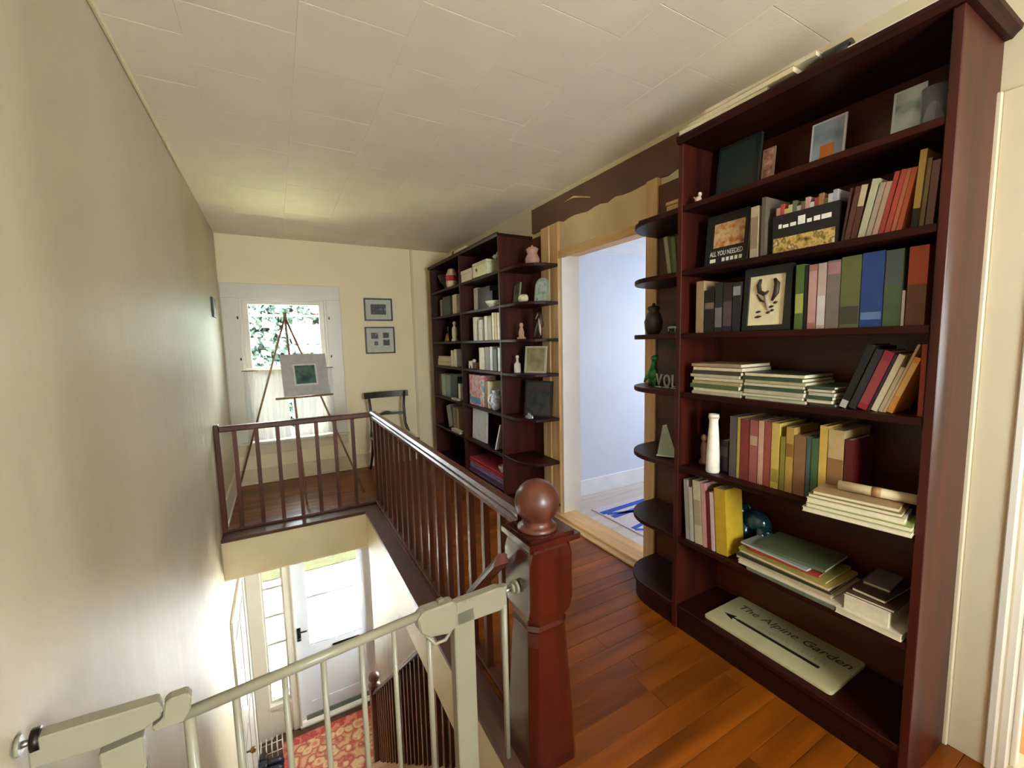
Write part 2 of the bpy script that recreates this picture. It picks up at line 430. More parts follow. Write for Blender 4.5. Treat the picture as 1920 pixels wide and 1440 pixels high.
# ---- room behind the pine doorway
SX0, SX1, SY0, SY1, SZC = XW + 0.15, 4.4, 1.0, 3.02, 2.24
struct(box_obj('floor_side_room', wood('pale_floor', (190, 176, 166), (214, 204, 198), 'x', 3), None, SX0, SX1, SY0, SY1, -0.05, 0.0), 'pale floor of the blue-white room behind the pine doorway', 'floor')
struct(box_obj('ceiling_side_room', paint('white_ceiling_paint', (232, 234, 240), 0.7), None, SX0, SX1, SY0, SY1, SZC, SZC + 0.05), 'white ceiling of the room behind the pine doorway', 'ceiling')
struct(box_obj('wall_side_room_far', BLUEW, None, SX0, SX1 + 0.1, SY1, SY1 + 0.1, 0, SZC), 'pale blue wall seen through the pine doorway', 'wall')
struct(box_obj('wall_side_room_near', BLUEW, None, SX0, SX1 + 0.1, SY0 - 0.1, SY0, 0, SZC), 'pale blue wall backing the wide bookcase', 'wall')
struct(wall_cells(MB(), 'x', SX1, SX1 + 0.1, SY0, SY1, 0, SZC, [(1.81, 2.19, 1.07, 1.63)]).build('wall_side_room_end', BLUEW), 'pale blue end wall with a window in the room behind the doorway', 'wall')
struct(MB().box(SX0, SX1, SY1 - 0.018, SY1, 0, 0.15).build('baseboard_side_room', paint('white_gloss', (236, 238, 242), 0.4), None, 0.003), 'white baseboard in the room behind the pine doorway', 'baseboard')
rug2 = thing('side_room_rug', 'pale rug with blue angular bands inside the pine doorway', 'rug', (2.9, 2.2, 0))
box_obj('pile', paint('pale_rug_wool', (206, 196, 204), 0.9, 0.08, 40, 0.1, 200), rug2, 2.26, 3.9, 1.35, 2.72, 0.0, 0.008)
BLU = paint('blue_rug_wool', (50, 84, 178), 0.9, 0.1, 40, 0.1, 200)
def strip(p, q, w):
    p, q = Vector(p), Vector(q); d = (q - p).normalized(); n = Vector((-d.y, d.x)) * w / 2
    MB().prism([p + n, p - n, q - n, q + n], 0.008, 0.0095).build('band', BLU, rug2)
strip((2.27, 2.60), (3.6, 2.66), 0.055); strip((2.30, 2.57), (2.72, 2.42), 0.04); strip((2.30, 2.50), (2.62, 2.52), 0.05)
strip((2.28, 2.26), (2.85, 2.36), 0.035); strip((2.28, 2.24), (2.6, 2.05), 0.03)

# ---- door opening beside the wide bookcase, with its casing
nd = thing('door_2', 'white painted door casing and jamb beside the wide bookcase', 'door frame', (XW, 0.0, 0), kind='structure')
CASP = paint('beige_casing_paint', (208, 192, 162), 0.38, 0.03, 3, 0.03, 25)
box_obj('casing', CASP, nd, XW - 0.018, XW, 0.362, 0.447, 0.0, 2.155, bevel=0.002)
box_obj('backband', CASP, nd, XW - 0.03, XW, 0.447, 0.474, 0.0, 2.155, bevel=0.003)
box_obj('bead', TRIMP, nd, XW - 0.026, XW, 0.340, 0.362, 0.0, 2.08, bevel=0.004)
box_obj('head_casing', CASP, nd, XW - 0.018, XW, -0.62, 0.362, 2.06, 2.155, bevel=0.002)
box_obj('casing', CASP, nd, XW - 0.018, XW, -0.62, -0.52, 0.0, 2.06, bevel=0.002)
box_obj('jamb', TRIMP, nd, XW, XW + 0.15, 0.320, 0.335, 0.0, 2.06)
box_obj('jamb', TRIMP, nd, XW, XW + 0.15, -0.52, -0.505, 0.0, 2.06)
box_obj('door_stop', TRIMP, nd, XW + 0.055, XW + 0.095, 0.306, 0.320, 0.0, 2.06, bevel=0.003)
lt = MB().lathe([(0.006, 0), (0.006, 0.012), (0.017, 0.016), (0.021, 0.026), (0.017, 0.035), (0.004, 0.039)], (0, 0, 0), 14,
                Matrix.Translation((XW + 0.022, 0.320, 0.93)) @ Matrix.Rotation(H, 4, 'X'))
lt.box(XW + 0.004, XW + 0.04, 0.317, 0.320, 0.885, 0.975)
lt.build('latch_knob', DARKM, nd)
# room behind it
struct(box_obj('floor_near_room', wood('honey_floor', (170, 116, 66), (214, 162, 104), 'y', 3, 0.3), None, XW, 4.5, YBACK, 0.88, -0.05, -0.001), 'honey coloured floor of the room beside the wide bookcase', 'floor')
struct(box_obj('ceiling_near_room', CEILP, None, XW + 0.15, 4.5, YBACK, 0.88, 2.45, 2.5), 'cream ceiling of the room beside the wide bookcase', 'ceiling')
struct(MB().box(XW + 0.15, 4.6, 0.80, 0.88, 0, 2.45).build('wall_near_room_far', WALLP), 'cream dividing wall in the room beside the wide bookcase', 'wall')
struct(MB().box(XW + 0.15, 4.6, YBACK - 0.1, YBACK, 0, 2.45).build('wall_near_room_near', WALLP), 'cream end wall in the room beside the wide bookcase', 'wall')
struct(wall_cells(MB(), 'x', 4.5, 4.6, YBACK, 0.88, 0, 2.45, [(-1.0, -0.2, 0.85, 1.75)]).build('wall_near_room_window', WALLP), 'cream window wall in the room beside the wide bookcase', 'wall')

# ---- upper window
wd = thing('window_1', 'white framed hall window with a pale green garden view', 'window', (0.118, YF, 0.45), kind='structure')
x0, x1, z0, z1 = WIN
box_obj('casing', TRIMP, wd, XL + 0.008, x0, YF - 0.022, YF, 0.45, 1.95, bevel=0.003)
box_obj('casing', TRIMP, wd, x1, x1 + 0.146, YF - 0.022, YF, 0.45, 1.95, bevel=0.003)
box_obj('head_casing', TRIMP, wd, XL + 0.008, x1 + 0.146, YF - 0.026, YF, 1.95, 2.10, bevel=0.003)
box_obj('sill', TRIMP, wd, XL + 0.004, x1 + 0.16, YF - 0.06, YF + 0.02, 0.425, 0.452, bevel=0.005)
box_obj('apron', CREAMT, wd, XL + 0.008, x1 + 0.146, YF - 0.02, YF, 0.31, 0.425, bevel=0.003)
def sash(name, y, za, zb, w=0.05):
    b = MB()
    b.box(x0 + 0.02, x0 + 0.02 + w, y - 0.018, y + 0.018, za, zb); b.box(x1 - 0.02 - w, x1 - 0.02, y - 0.018, y + 0.018, za, zb)
    b.box(x0 + 0.02 + w, x1 - 0.02 - w, y - 0.018, y + 0.018, za, za + w); b.box(x0 + 0.02 + w, x1 - 0.02 - w, y - 0.018, y + 0.018, zb - w, zb)
    s = b.build(name, TRIMP, wd)
    subbox('pane', glass_pane(), wd, s, x0 + 0.02 + w, x1 - 0.02 - w, y - 0.002, y + 0.002, za + w, zb - w)
sash('upper_sash', YF + 0.075, 1.19, 1.945); sash('lower_sash', YF + 0.035, 0.455, 1.235)
jm = MB(); jm.box(x0, x0 + 0.02, YF, YF + 0.12, z0, z1); jm.box(x1 - 0.02, x1, YF, YF + 0.12, z0, z1); jm.box(x0 + 0.02, x1 - 0.02, YF, YF + 0.12, z1 - 0.015, z1)
jm.build('jamb_lining', TRIMP, wd)
box_obj('storm_rail', TRIMP, wd, x0 + 0.07, x1 - 0.07, YF + 0.105, YF + 0.12, 1.775, 1.795)
for zz in (1.32, 1.74):
    for xx in (x0 - 0.02, x1 + 0.02):
        MB().tube([(xx, YF - 0.022, zz), (xx, YF - 0.045, zz), (xx, YF - 0.055, zz + 0.02)], 0.006, 8).build('curtain_hook', DARKM, wd)

# ---- cafe curtain in the lower half
cur = thing('cafe_curtain', 'sheer white pleated cafe curtain over the lower half of the window', 'curtain', (0.118, YF - 0.02, 1.19))
def curtain_panel(xa, xb, za, zb, amp, ph):
    n = 60; vs = []
    for j in range(8):
        t = j / 7; z = zb + (za - zb) * t
        for i in range(n + 1):
            u = i / n; x = xa + (xb - xa) * u
            yy = YF - 0.034 + amp * (0.4 + 0.6 * t) * math.sin(ph + u * 46 + 0.7 * math.sin(5 * u + 3 * t)) + 0.003 * math.sin(u * 110)
            vs.append((x, yy, z))
    fs = [(j * (n + 1) + i, j * (n + 1) + i + 1, (j + 1) * (n + 1) + i + 1, (j + 1) * (n + 1) + i) for j in range(7) for i in range(n)]
    return MB().add(vs, fs, True).build('panel', sheer(), cur)
curtain_panel(-0.305, 0.095, 0.47, 1.20, 0.010, 0.3); curtain_panel(0.13, 0.545, 0.47, 1.20, 0.010, 1.4)
MB().tube([(-0.315, YF - 0.034, 1.205), (0.555, YF - 0.034, 1.205)], 0.005, 8).build('rod', STEEL, cur)

# ---- front door, sidelight and entrance
fd = thing('door_3', 'white front door with large glazed pane and mail slot', 'door', (0.405, YF + 0.05, ZLOW), kind='structure')
a, b_, c, d = DOORH
yd0, yd1 = YF + 0.03, YF + 0.075
DOORP = paint('white_door_paint', (216, 216, 222), 0.35, 0.02, 3, 0.02, 30)
leaf = MB()
g = (0.12, 0.69, -2.03, -0.97); pn = (0.10, 0.70, -2.72, -2.18)
wall_cells(leaf, 'y', yd0, yd1, a + 0.004, b_ - 0.004, c + 0.012, d, [g, pn])
leaf.box(pn[0], pn[1], yd0 + 0.014, yd1, pn[2], pn[3])
lf = leaf.build('leaf', DOORP, fd)
subbox('pane', glass_pane('dimmed_door_glass', (0.20, 0.21, 0.21, 1)), fd, lf, g[0], g[1], yd0 + 0.02, yd0 + 0.024, g[2], g[3])  # pane darkened to hold back daylight from the entrance
subbox('muntin', DOORP, fd, lf, g[0], g[1], yd0 + 0.004, yd1, -1.47, -1.445)
MB().box(0.36, 0.66, yd0 - 0.008, yd0, -2.115, -2.09).build('mail_slot', DARKM, lf and fd).parent = lf
kn = MB().box(-0.003, 0.035, yd0 - 0.006, yd0, -1.93, -1.77).tube([(0.016, yd0 - 0.006, -1.80), (0.016, yd0 - 0.05, -1.80), (0.10, yd0 - 0.055, -1.80)], 0.009, 8)
kn.lathe([(0.018, 0), (0.018, 0.02), (0.008, 0.024)], (0, 0, 0), 12, Matrix.Translation((0.016, yd0 - 0.006, -1.90)) @ Matrix.Rotation(H, 4, 'X'))
kn.build('lever_handle', DARKM, fd).parent = lf
box_obj('kick_sweep', paint('grey_green_sweep', (110, 118, 108), 0.6), fd, 0.03, 0.80, yd0 - 0.012, yd0, -2.925, -2.87)
box_obj('threshold', TRIMP, fd, a - 0.02, b_ + 0.02, YF - 0.05, YF + 0.1, ZLOW, ZLOW + 0.022, bevel=0.003)
for (xa, xb) in ((-0.105, -0.02), (0.83, 0.97)):
    box_obj('casing', TRIMP, fd, xa, xb, YF - 0.022, YF, ZLOW, -0.78, bevel=0.003)
box_obj('bead', TRIMP, fd, -0.03, -0.018, YF - 0.03, YF - 0.022, ZLOW, -0.82); box_obj('bead', TRIMP, fd, 0.828, 0.84, YF - 0.03, YF - 0.022, ZLOW, -0.82)
box_obj('head_casing', TRIMP, fd, -0.44, 0.97, YF - 0.024, YF, -0.78, -0.66, bevel=0.003)
jj = MB(); jj.box(a, a + 0.004, YF, YF + 0.12, c, d); jj.box(b_ - 0.004, b_, YF, YF + 0.12, c, d); jj.build('jamb_lining', TRIMP, fd)
sl = thing('window_2', 'narrow white sidelight window beside the front door', 'window', (-0.21, YF, -2.56), kind='structure')
a, b_, c, d = SIDEH
fr = MB()
wall_cells(fr, 'y', YF + 0.03, YF + 0.065, a, b_, c, d, [(a + 0.018, b_ - 0.018, c + 0.03, d - 0.03)])
fr.build('frame', TRIMP, sl)
nz = 5; hh = (d - c - 0.06) / nz
for k in range(1, nz): box_obj('muntin', TRIMP, sl, a + 0.018, b_ - 0.018, YF + 0.035, YF + 0.06, c + 0.03 + k * hh - 0.008, c + 0.03 + k * hh + 0.008)
for k in range(nz): box_obj('pane', MATS['dimmed_door_glass'], sl, a + 0.018, b_ - 0.018, YF + 0.046, YF + 0.049, c + 0.03 + k * hh + 0.008, c + 0.03 + (k + 1) * hh - 0.008)  # same darkened glass, dims the daylight here too
box_obj('casing', TRIMP, sl, XL + 0.002, a, YF - 0.022, YF, ZLOW, -0.78, bevel=0.003)
box_obj('sill', TRIMP, sl, a - 0.01, b_, YF - 0.03, YF, -2.60, -2.56)
box_obj('apron_panel', TRIMP, sl, a, b_, YF - 0.012, YF, ZLOW + 0.02, -2.60, bevel=0.003)
# interior door in the left wall of the entrance
d4 = thing('door_4', 'white panelled side door in the entrance wall below the stairwell', 'door', (XL, 4.35, ZLOW), kind='structure')
box_obj('casing', TRIMP, d4, XL, XL + 0.02, 3.78, 3.87, ZLOW, -0.78, bevel=0.003)
box_obj('casing', TRIMP, d4, XL, XL + 0.02, 4.77, 4.86, ZLOW, -0.78, bevel=0.003)
box_obj('head_casing', TRIMP, d4, XL, XL + 0.022, 3.78, 4.86, -0.78, -0.69, bevel=0.003)
lf = box_obj('leaf', paint('taupe_door_paint', (186, 172, 160), 0.4), d4, XL, XL + 0.008, 3.87, 4.77, ZLOW + 0.01, -0.78)
for (za, zb) in ((-2.75, -1.95), (-1.85, -0.95)):
    for (ya, yb) in ((3.95, 4.28), (4.36, 4.69)):
        subbox('panel', MATS['taupe_door_paint'], d4, lf, XL + 0.008, XL + 0.014, ya, yb, za, zb, bevel=0.003)
MB().lathe([(0.008, 0), (0.008, 0.03), (0.026, 0.045), (0.022, 0.07), (0.004, 0.075)], (0, 0, 0), 14, Matrix.Translation((XL + 0.008, 3.93, -1.93)) @ Matrix.Rotation(H, 4, 'Y')).build('knob', BRASS, d4)
# entrance shell
struct(box_obj('floor_entrance', wood('entrance_floor', (70, 44, 28), (100, 66, 42), 'y', 3, 0.35), None, XL, 1.74, YBACK, YF, ZLOW - 0.06, ZLOW), 'wooden floor of the entrance hall below', 'floor')
EWP = paint('entrance_wall_paint', (196, 186, 176), 0.5)
EW = (4.3, 4.9, -2.05, -0.95)
struct(wall_cells(MB(), 'x', 1.62, 1.74, YBACK, YF, ZLOW, -0.325, [EW]).build('wall_entrance_right', EWP), 'pale side wall of the entrance hall beyond the stairs', 'wall')
ew = thing('window_4', 'white framed side window lighting the entrance hall', 'window', (1.68, 4.6, -2.05), kind='structure')
fr = MB(); wall_cells(fr, 'x', 1.66, 1.70, EW[0], EW[1], EW[2], EW[3], [(EW[0] + 0.04, EW[1] - 0.04, EW[2] + 0.04, -1.62), (EW[0] + 0.04, EW[1] - 0.04, -1.58, EW[3] - 0.04)]); fr.build('sash', TRIMP, ew)
box_obj('pane', glass_pane(), ew, 1.678, 1.682, EW[0] + 0.04, EW[1] - 0.04, EW[2] + 0.04, -1.62); box_obj('pane', glass_pane(), ew, 1.678, 1.682, EW[0] + 0.04, EW[1] - 0.04, -1.58, EW[3] - 0.04)
cs = MB(); wall_cells(cs, 'x', 1.60, 1.62, EW[0] - 0.09, EW[1] + 0.09, EW[2] - 0.09, EW[3] + 0.09, [EW]); cs.build('casing', TRIMP, ew)
struct(box_obj('wall_entrance_back', WALLP, None, XL, 1.62, YBACK - 0.1, YBACK, ZLOW, -0.325), 'cream back wall of the entrance hall', 'wall')
rg = thing('entrance_rug', 'red and tan oriental rug in front of the door', 'rug', (0.3, 4.6, ZLOW))
box_obj('field', pattern('rug_field', [(120, 40, 32), (186, 84, 66), (198, 130, 96), (206, 176, 132), (170, 66, 58), (196, 150, 110)], 9, 'voronoi', 0.9, 5), rg, -0.16, 1.0, 4.30, 4.92, ZLOW, ZLOW + 0.01)
bd = MB(); bd.box(-0.22, 1.06, 4.92, 5.03, ZLOW, ZLOW + 0.011); bd.box(-0.22, -0.16, 4.24, 4.92, ZLOW, ZLOW + 0.011); bd.box(1.0, 1.06, 4.24, 4.92, ZLOW, ZLOW + 0.011); bd.box(-0.22, 1.06, 4.24, 4.30, ZLOW, ZLOW + 0.011)
bd.build('border', pattern('rug_border', [(178, 60, 56), (196, 84, 74), (170, 58, 58), (204, 120, 96)], 14, 'voronoi', 0.9), rg)
# boot rack by the sidelight
rk = thing('boot_rack', 'small white wire rack standing on the entrance floor by the sidelight', 'rack', (-0.33, 4.95, ZLOW))
for i in range(5):
    xx = -0.42 + i * 0.05
    MB().tube([(xx, 4.86, ZLOW), (xx, 4.86, ZLOW + 0.17), (xx, 4.98, ZLOW + 0.17), (xx, 4.98, ZLOW)], 0.005, 6).build('hoop', TRIMP, rk)
MB().tube([(-0.42, 4.86, ZLOW + 0.10), (-0.22, 4.86, ZLOW + 0.10)], 0.005, 6).build('rail', TRIMP, rk)
MB().tube([(-0.42, 4.98, ZLOW + 0.10), (-0.22, 4.98, ZLOW + 0.10)], 0.005, 6).build('rail', TRIMP, rk)
BOOT = paint('black_boot_leather', (34, 32, 42), 0.4)
for i, yy in enumerate((4.80, 4.70)):
    bt = thing('boot', ('black ankle boot next to the white wire rack by the sidelight', 'black ankle boot lying furthest from the white wire rack')[i], 'boot', (-0.34, yy, ZLOW), 'boots by the sidelight')
    o = (-0.34, yy, ZLOW)
    MB().tube([(-0.42, yy, ZLOW + 0.045), (-0.36, yy, ZLOW + 0.05), (-0.27, yy, ZLOW + 0.04), (-0.22, yy, ZLOW + 0.03)], [0.03, 0.036, 0.036, 0.02], 10).build('foot', BOOT, bt)
    MB().tube([(-0.395, yy, ZLOW + 0.06), (-0.40, yy, ZLOW + 0.16)], [0.034, 0.04], 10).build('shaft', BOOT, bt)
    MB().box(-0.44, -0.21, yy - 0.032, yy + 0.032, ZLOW, ZLOW + 0.014).build('sole', BOOT, bt, 0.004)

# ---- unseen window added behind the camera to fill the landing with light
lw = thing('fill_window', 'white framed fill window added behind the camera, facing the gate', 'window', (0.75, YBACK, BW[2]), kind='structure')
fr = MB(); wall_cells(fr, 'y', YBACK - 0.09, YBACK - 0.05, BW[0], BW[1], BW[2], BW[3], [(BW[0] + 0.04, BW[1] - 0.04, BW[2] + 0.04, 1.48), (BW[0] + 0.04, BW[1] - 0.04, 1.52, BW[3] - 0.04)])
fr.build('sash', TRIMP, lw)
box_obj('pane', glass_pane(), lw, BW[0] + 0.04, BW[1] - 0.04, YBACK - 0.072, YBACK - 0.069, BW[2] + 0.04, 1.48)
box_obj('pane', glass_pane(), lw, BW[0] + 0.04, BW[1] - 0.04, YBACK - 0.072, YBACK - 0.069, 1.52, BW[3] - 0.04)
cs = MB(); wall_cells(cs, 'y', YBACK, YBACK + 0.02, BW[0] - 0.1, BW[1] + 0.1, BW[2] - 0.1, BW[3] + 0.1, [BW]); cs.build('casing', TRIMP, lw)

# ---- outside: gravel, lawn and trees
GZ = -3.1
struct(box_obj('ground_gravel', paint('pale_gravel', (222, 220, 218), 0.9, 0.12, 30, 0.3, 60), None, -14, 14, YF + 0.14, 9.2, GZ - 0.1, GZ), 'pale gravel drive outside the front door', 'ground')
struct(box_obj('ground_lawn', paint('lawn_green', (46, 46, 12), 0.9, 0.35, 8, 0.4, 80), None, -25, 25, 9.2, 60, GZ - 0.1, GZ + 0.02), 'bright green lawn beyond the gravel drive', 'ground')
LEAF = [paint('leaf_green_%d' % i, c, 0.6, 0.2, 3, 0) for i, c in enumerate([(20, 36, 27), (17, 32, 24), (24, 40, 30)])]
BARK = paint('tree_bark', (96, 80, 64), 0.9, 0.2, 10, 0.3, 30)
def tree(x, y, h, r, k, label, n=11000):
    t = thing('garden_tree', label, 'tree', (x, y, GZ + 0.02), 'trees beyond the lawn')
    MB().tube([(x, y, GZ), (x + 0.1, y, GZ + h * 0.35), (x, y + 0.1, GZ + h * 0.75)], [0.22, 0.16, 0.06], 8).build('trunk', BARK, t)
    vs, fs = [], []
    rs = random.Random(k * 17 + 3)
    for i in range(n):
        while True:
            p = Vector((rs.uniform(-1, 1), rs.uniform(-1, 1), rs.uniform(-1, 1)))
            if 0.25 < p.length < 1: break
        c = Vector((x, y, GZ + h * 0.62)) + Vector((p.x * r, p.y * r, p.z * h * 0.42))
        e1 = Vector((rs.uniform(-1, 1), rs.uniform(-1, 1), rs.uniform(-1, 1))).normalized(); e2 = e1.cross(Vector((rs.uniform(-1, 1), rs.uniform(-1, 1), 0.3))).normalized()
        s_ = rs.uniform(0.08, 0.17)
        q = len(vs); vs += [c - e1 * s_, c + e2 * s_ * 0.6, c + e1 * s_, c - e2 * s_ * 0.6]; fs.append((q, q + 1, q + 2, q + 3))
    f = MB().add(vs, fs).build('foliage', LEAF[k % 3], t); f['kind'] = 'stuff'
TL = ['broad green tree straight beyond the hall window', 'tall green tree leaning towards the drive', 'round bushy tree at the lawn edge', 'slender pale tree furthest across the lawn', 'wide low tree past the sidelight', 'dense dark tree at the drive end']
for i, (x, y, h, r) in enumerate([(0.4, 15.5, 6.6, 2.6), (-5.2, 16.5, 6.9, 2.7), (5.8, 16.5, 6.8, 2.7), (-2.2, 21.5, 7.6, 2.9), (4.2, 22, 7.8, 3.0), (11.5, 19, 7.4, 2.8)]):
    tree(x, y, h, r, i, TL[i], 24000 if i in (0, 3) else 11000)

# ================================================================ BALUSTRADES AND STAIRS
Y0 = 0.458
RH = 0.845
bal = thing('landing_balustrade', 'mahogany balustrade with square balusters ending in a ball-topped newel post', 'balustrade', (XRAIL, 2.5, 0.004))
hr = MB()
prof = [(-0.036, 0.0), (-0.036, 0.018), (-0.028, 0.026), (-0.030, 0.04), (-0.018, 0.052), (0.018, 0.052), (0.030, 0.04), (0.028, 0.026), (0.036, 0.018), (0.036, 0.0)]
def rail_y(mb, x, z, ya, yb, pr, sl=0.0):
    n = len(pr); vs = [(x + p[0], yy, z + p[1] + sl * (yy - ya)) for yy in (ya, yb) for p in pr]
    mb.add(vs, [tuple(range(n - 1, -1, -1)), tuple(range(n, 2 * n))] + [(i, (i + 1) % n, n + (i + 1) % n, n + i) for i in range(n)]); return mb
rail_y(hr, XRAIL, RH - 0.052, 1.25, YRAIL + 0.035, prof).build('handrail', MAHRAIL, bal)
MB().box(XRAIL - 0.024, XRAIL + 0.024, 1.25, YRAIL + 0.03, 0.004, 0.024).build('shoe_rail', MAHRAIL, bal, 0.003)
bb = MB().box(-0.015, 0.015, -0.015, 0.015, 0.024, RH - 0.05)
def baluster(parent, x, y, z0, z1, mat=None, w=0.0145):
    return MB().box(x - w, x + w, y - w, y + w, z0, z1).build('baluster', mat or MAHRAIL, parent, 0.0015)
yy = YRAIL
while yy > 1.30:
    baluster(bal, XRAIL, yy, 0.024, RH - 0.05); yy -= 0.1545
# newel post
nx, ny, hw = 0.735, 1.167, 0.0835
nw = MB()
nw.box(nx - hw, nx + hw, ny - hw, ny + hw, 0.52, 0.775)
oct_ = lambda r, c: [(nx + sx * r, ny + sy * c) for sx, sy in ((1, 1), (1, -1), (-1, -1), (-1, 1))]
def ring_sq(mb, secs):
    """stack of square sections with chamfered corners [(half width, chamfer, z)]"""
    vs = []
    for h_, ch, z in secs:
        for sx, sy in ((1, 1), (-1, 1), (-1, -1), (1, -1)):
            pts = [(h_ * sx, (h_ - ch) * sy), ((h_ - ch) * sx, h_ * sy)]
            if sx * sy < 0: pts.reverse()
            vs += [(nx + p[0], ny + p[1], z) for p in pts]
    n = 8
    fs = [(i * n + k, i * n + (k + 1) % n, (i + 1) * n + (k + 1) % n, (i + 1) * n + k) for i in range(len(secs) - 1) for k in range(n)]
    fs += [tuple(range(n - 1, -1, -1)), tuple(range((len(secs) - 1) * n, len(secs) * n))]
    return mb.add(vs, fs)
post = ring_sq(MB(), [(0.096, 0.020, 0.0), (0.088, 0.024, 0.2), (0.077, 0.026, 0.44), (0.073, 0.028, 0.485), (0.078, 0.026, 0.497), (0.073, 0.028, 0.510), (0.078, 0.026, 0.530), (0.0835, 0.012, 0.552), (0.0835, 0.003, 0.585), (0.0835, 0.003, 0.735), (0.0815, 0.012, 0.768), (0.078, 0.020, 0.782)])
np_ = post.build('newel_post', wood('mahogany_newel', (48, 8, 4), (76, 18, 10), 'z', 4.0, 0.22, 0.6), bal)
cap = MB().box(nx - 0.086, nx + 0.112, ny - 0.090, ny + 0.100, 0.783, 0.803)
cap.box(nx - 0.076, nx + 0.096, ny - 0.078, ny + 0.086, 0.803, 0.813)
c_ = cap.build('cap_moulding', MATS['mahogany_newel'], bal); c_.parent = np_
fin = MB().lathe([(0.066, 0.813), (0.068, 0.820), (0.060, 0.828), (0.048, 0.831), (0.050, 0.838)] +
                 [(0.0755 * math.sin(a), 0.905 - 0.0755 * math.cos(a)) for a in [math.radians(v) for v in range(36, 180, 9)]] + [(0.002, 0.9805)], (nx, ny, 0), 30)
f_ = fin.build('ball_finial', MAHRAIL, bal); f_.parent = np_
# short sloping rail stub at the head of the stairs
stub = MB()
rail_y(stub, 0.612, 0.70, 1.20, 1.47, [(p[0] * 0.75, p[1] * 0.75) for p in prof], -0.98)
stub.build('stair_rail_stub', MAHRAIL, bal)

fb = thing('far_balustrade', 'short mahogany balustrade across the far end of the stairwell', 'balustrade', (0.12, YRAIL, 0.004))
MB().box(XL + 0.03, XRAIL - 0.037, YRAIL - 0.028, YRAIL + 0.028, RH - 0.045, RH).build('handrail', MAHRAIL, fb, 0.008)
MB().box(XL + 0.03, XRAIL - 0.025, YRAIL - 0.022, YRAIL + 0.022, 0.0045, 0.026).build('shoe_rail', MAHRAIL, fb, 0.003)
ring = MB().box(XL + 0.001, XL + 0.034, YRAIL - 0.03, YRAIL + 0.03, 0.004, RH + 0.015); ring.build('wall_post', MAHRAIL, fb, 0.004)
for xx in (-0.323, -0.175, -0.028, 0.116, 0.259, 0.404, 0.549):
    MB().box(xx - 0.0145, xx + 0.0145, YRAIL - 0.0145, YRAIL + 0.0145, 0.026, RH - 0.045).build('baluster', MAHRAIL, fb, 0.0015)

# staircase down to the entrance
NR = 15; RISE = 2.95 / NR; RUN = 0.2120; YS = 1.13
st = thing('staircase', 'straight wooden staircase going down to the front door', 'staircase', (0.1, YS, ZLOW))
TREAD = wood('tread_wood', (170, 132, 96), (204, 170, 132), 'x', 4, 0.4)
STX = 0.66
for k in range(1, NR):
    MB().box(XL + 0.033, STX if k > 2 else 0.585, YS + (k - 1) * RUN - 0.02, YS + k * RUN, -k * RISE - 0.028, -k * RISE).build('tread', TREAD, st, 0.006)
for k in range(1, NR + 1):
    top = -(k - 1) * RISE - (0.028 if k > 1 else 0.02)
    MB().box(XL + 0.033, STX - 0.021 if k > 3 else 0.585, YS + (k - 1) * RUN, YS + (k - 1) * RUN + 0.016, -k * RISE, top).build('riser', TRIMP, st)
def stringer(x0, x1, name):
    yb = YS + (NR - 1) * RUN
    P = [(1.56, -0.62), (yb - 0.02, ZLOW + 0.03), (yb - 0.02, ZLOW + 0.001), (yb - 0.24, ZLOW + 0.001), (1.56, -0.92)]
    MB().prism(P, x0, x1, M_yz).build(name, TRIMP, st)
stringer(STX - 0.02, STX, 'stringer')
P = [(YS, 0.0), (YS + 0.05, 0.12), (YS + 14 * RUN + 0.12, ZLOW + 0.16), (YS + 14 * RUN + 0.12, ZLOW), (YS + 13 * RUN, ZLOW), (YS, -0.25)]
MB().prism(P, XL + 0.002, XL + 0.032, M_yz).build('wall_stringer', TRIMP, st)
sb = thing('stair_balustrade', 'mahogany balustrade descending beside the lower stair flight to a small newel', 'balustrade', (0.645, 4.1, ZLOW))
SLP = RISE / RUN; XS = 0.645
def nose(y): return -(y - YS) * SLP
yr0 = 2.33
rail_y(MB(), XS, nose(yr0) + 0.73, yr0 - 0.0, 4.12, [(p[0] * 0.8, p[1] * 0.8) for p in prof], -SLP).build('handrail', MAHRAIL, sb)
yy = 1.75
while yy < 4.08:
    k = int((yy - YS) / RUN) + 1
    zb = -k * RISE; zt = min(nose(yy) + 0.735, -0.326)
    if zt - zb > 0.1: baluster(sb, XS - 0.003, yy, zb + 0.0006, zt - 0.001, w=0.0115)
    yy += 0.106
nl = ring_sq(MB(), []) if False else MB()
nl.box(XS - 0.045, XS + 0.045, 4.12, 4.21, ZLOW, ZLOW + 0.97)
nn = nl.build('newel_post', MAHRAIL, sb, 0.006)
o = MB().lathe([(0.06, -1.985), (0.06, -1.965), (0.035, -1.95), (0.03, -1.94)] + [(0.055 * math.sin(a), -1.89 - 0.055 * math.cos(a)) for a in [math.radians(v) for v in range(36, 180, 12)]] + [(0.002, -1.835)], (XS, 4.165, 0), 18).build('ball_finial', MAHRAIL, sb)
o.parent = nn

